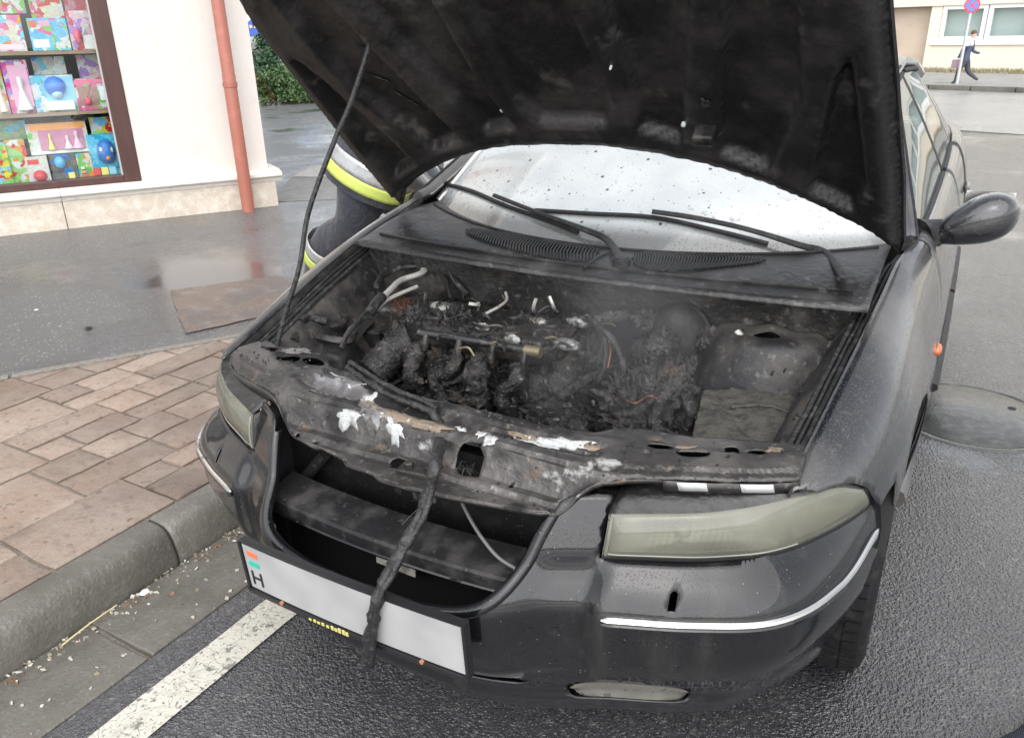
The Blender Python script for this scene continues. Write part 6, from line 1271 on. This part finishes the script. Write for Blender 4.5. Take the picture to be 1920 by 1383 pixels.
# ------------------------------------------------------------------ shrubs beyond the footway
def leafmat(name, a, b_): return mt(name, a, .6, layers=[D(s=5, lo=.4, hi=.65, c=b_), D(k='cell', s=14, lo=.5, hi=1, c=tuple(q*1.6 for q in a), amt=.6)])
def shrub(name, label, cat, c, r, h, mats, n, leaf, seed, shape='mound', stems=4, group=None):
    rs = random.Random(seed); T = root(name, c, label, cat, group); c = Vector(c)
    m = MB(); clumps = []
    for i in range(max(10, n//60)):
        a = rs.uniform(0, 2*pi); t = rs.random()**.6
        if shape == 'cone': zz = rs.random(); rad = r*(1-zz**1.3)*t**.5+.05; p = Vector((cos(a)*rad, sin(a)*rad, .08*h+zz*h*.92))
        else: el = rs.uniform(0, pi/2); p = Vector((cos(a)*cos(el)*r*t, sin(a)*cos(el)*r*t, .1*h+h*.85*sin(el)*t))
        clumps.append((p, rs.uniform(.14, .30)*min(r, h)))
    for i in range(n):
        p, s = clumps[rs.randrange(len(clumps))]; d = Vector((rs.gauss(0, 1), rs.gauss(0, 1), rs.gauss(0, .8))); q = c+p+d*s*.55
        if q.z < c.z: q.z = c.z+rs.random()*.1
        u = Vector((rs.gauss(0, 1), rs.gauss(0, 1), rs.gauss(.5, .8))).normalized()*leaf*rs.uniform(.6, 1.5); w = u.orthogonal().normalized()*leaf*rs.uniform(.18, .4)
        m.add([q-w*.4, q+u*.45+w, q+u, q+u*.45-w], [(0, 1, 2, 3)])
    mk('foliage', m, mats, T, smooth=False)
    for k in range(stems):
        a = rs.uniform(0, 6.3); e = Vector((cos(a)*r*.5, sin(a)*r*.5, h*rs.uniform(.5, .8))) if shape != 'cone' else Vector((cos(a)*r*.1, sin(a)*r*.1, h*.9))
        mk('stem', MB().tube([c, c+e*.4+Vector((0, 0, .08)), c+e], [.035, .022, .008], 6), mt('bark', (.07,.05,.035), .9), T)
    return T
G1 = leafmat('juniper_green', (.045,.095,.030), (.08,.14,.04)); G2 = leafmat('dark_conifer', (.026,.065,.032), (.045,.10,.04)); G3 = leafmat('olive_shrub', (.075,.085,.02), (.11,.10,.025)); G4 = leafmat('red_twigs', (.12,.06,.04), (.10,.09,.04))
def gp(px, py): return at(px, py, z=.105)
q = gp(500,188); shrub('conifer', 'dark green upright conifer beside the shop corner', 'conifer', (q.x-.3, q.y+.6, .10), .75, 1.5, G2, 4200, .09, 1, 'cone')
q = gp(497,193); shrub('round_shrub', 'small yellow olive round shrub in front of the conifer', 'shrub', (q.x, q.y, .10), .42, .72, G3, 1800, .06, 2)
q = gp(545,192); shrub('juniper', 'spreading mid green juniper behind the yellow olive shrub', 'juniper', (q.x, q.y+.1, .10), .95, .75, G1, 4200, .085, 3)
q = gp(590,191); shrub('juniper', 'spreading juniper partly hidden by the raised bonnet', 'juniper', (q.x+.1, q.y+.2, .10), 1.0, .70, G1, 4200, .085, 4)
q = gp(560,180); shrub('juniper', 'taller juniper rising behind the two low spreading ones', 'juniper', (q.x-.3, q.y+1.2, .10), 1.1, 1.05, leafmat('juniper_pale', (.045,.085,.03), (.07,.11,.04)), 4200, .09, 5)
q = gp(535,172); shrub('bare_shrub', 'reddish bare twiggy shrub above the junipers', 'shrub', (q.x-.6, q.y+2.6, .10), 1.2, 1.6, G4, 2600, .10, 6, 'mound', 9)
q = gp(620,185); shrub('juniper', 'juniper mostly hidden behind the raised bonnet', 'juniper', (q.x+1.4, q.y+.8, .10), 1.1, .9, G1, 3000, .09, 7)
m = MB(); rs = random.Random(9)
for i in range(900):
    t = rs.random(); p = gp(495,194).lerp(gp(625,191), t)+Vector((rs.gauss(0, .12), rs.gauss(0, .12), .01)); a = rs.uniform(0, 6); s = rs.uniform(.02, .05)
    m.add([p, p+Vector((cos(a)*s, sin(a)*s, .01)), p+Vector((cos(a+1)*s, sin(a+1)*s, .012))], [(0,1,2)])
mk('fallen_leaves', m, mt('dead_leaf', (.16,.11,.07), .9), kind='stuff', label='brown fallen leaves along the foot of the junipers', cat='leaves', smooth=False)
# blue canopy beyond the shrubs
q = at(490, 48, y=19.); T = root('parasol', (q.x, q.y, 0), 'blue rounded parasol standing beyond the conifer', 'parasol')
BLUC = mt('blue_canvas', (.035,.08,.36), .7)
mk('canopy', MB().lathe([(1.25,q.z-.32),(1.22,q.z-.25),(1.05,q.z+.0),(.7,q.z+.25),(.3,q.z+.38),(.0005,q.z+.42)], (q.x+.75, q.y, 0), n=24), BLUC, T, solid=.01)
mk('pole', MB().tube([(q.x+.75, q.y, 0), (q.x+.75, q.y, q.z+.4)], .03, 8), GALV, T)
m = MB()
for k in range(5): a = R(250+k*9); m.box((q.x+.75+cos(a)*1.13, q.y+sin(a)*1.13, q.z-.05), (.08,.03,.09))
mk('print_mark', m, mt('yellow_mark', (.7,.6,.2), .6), T, smooth=False)
# dark object on the road, unidentified, built as a hose
mk('dark_object', MB().tube(spline([(1.02,.52,.03), (1.20,.735,.03), (1.29,.90,.03), (1.45,1.05,.03), (1.9,1.2,.03)], 6), .032, 14, sq=(1, .9)), mt('navy_surface', (.012,.014,.03), .5, bumps=[D(k='wave', s=90, h=.001)]), label='dark navy unidentified object, built as a hose, lying on the wet road beside the car', cat='hose')
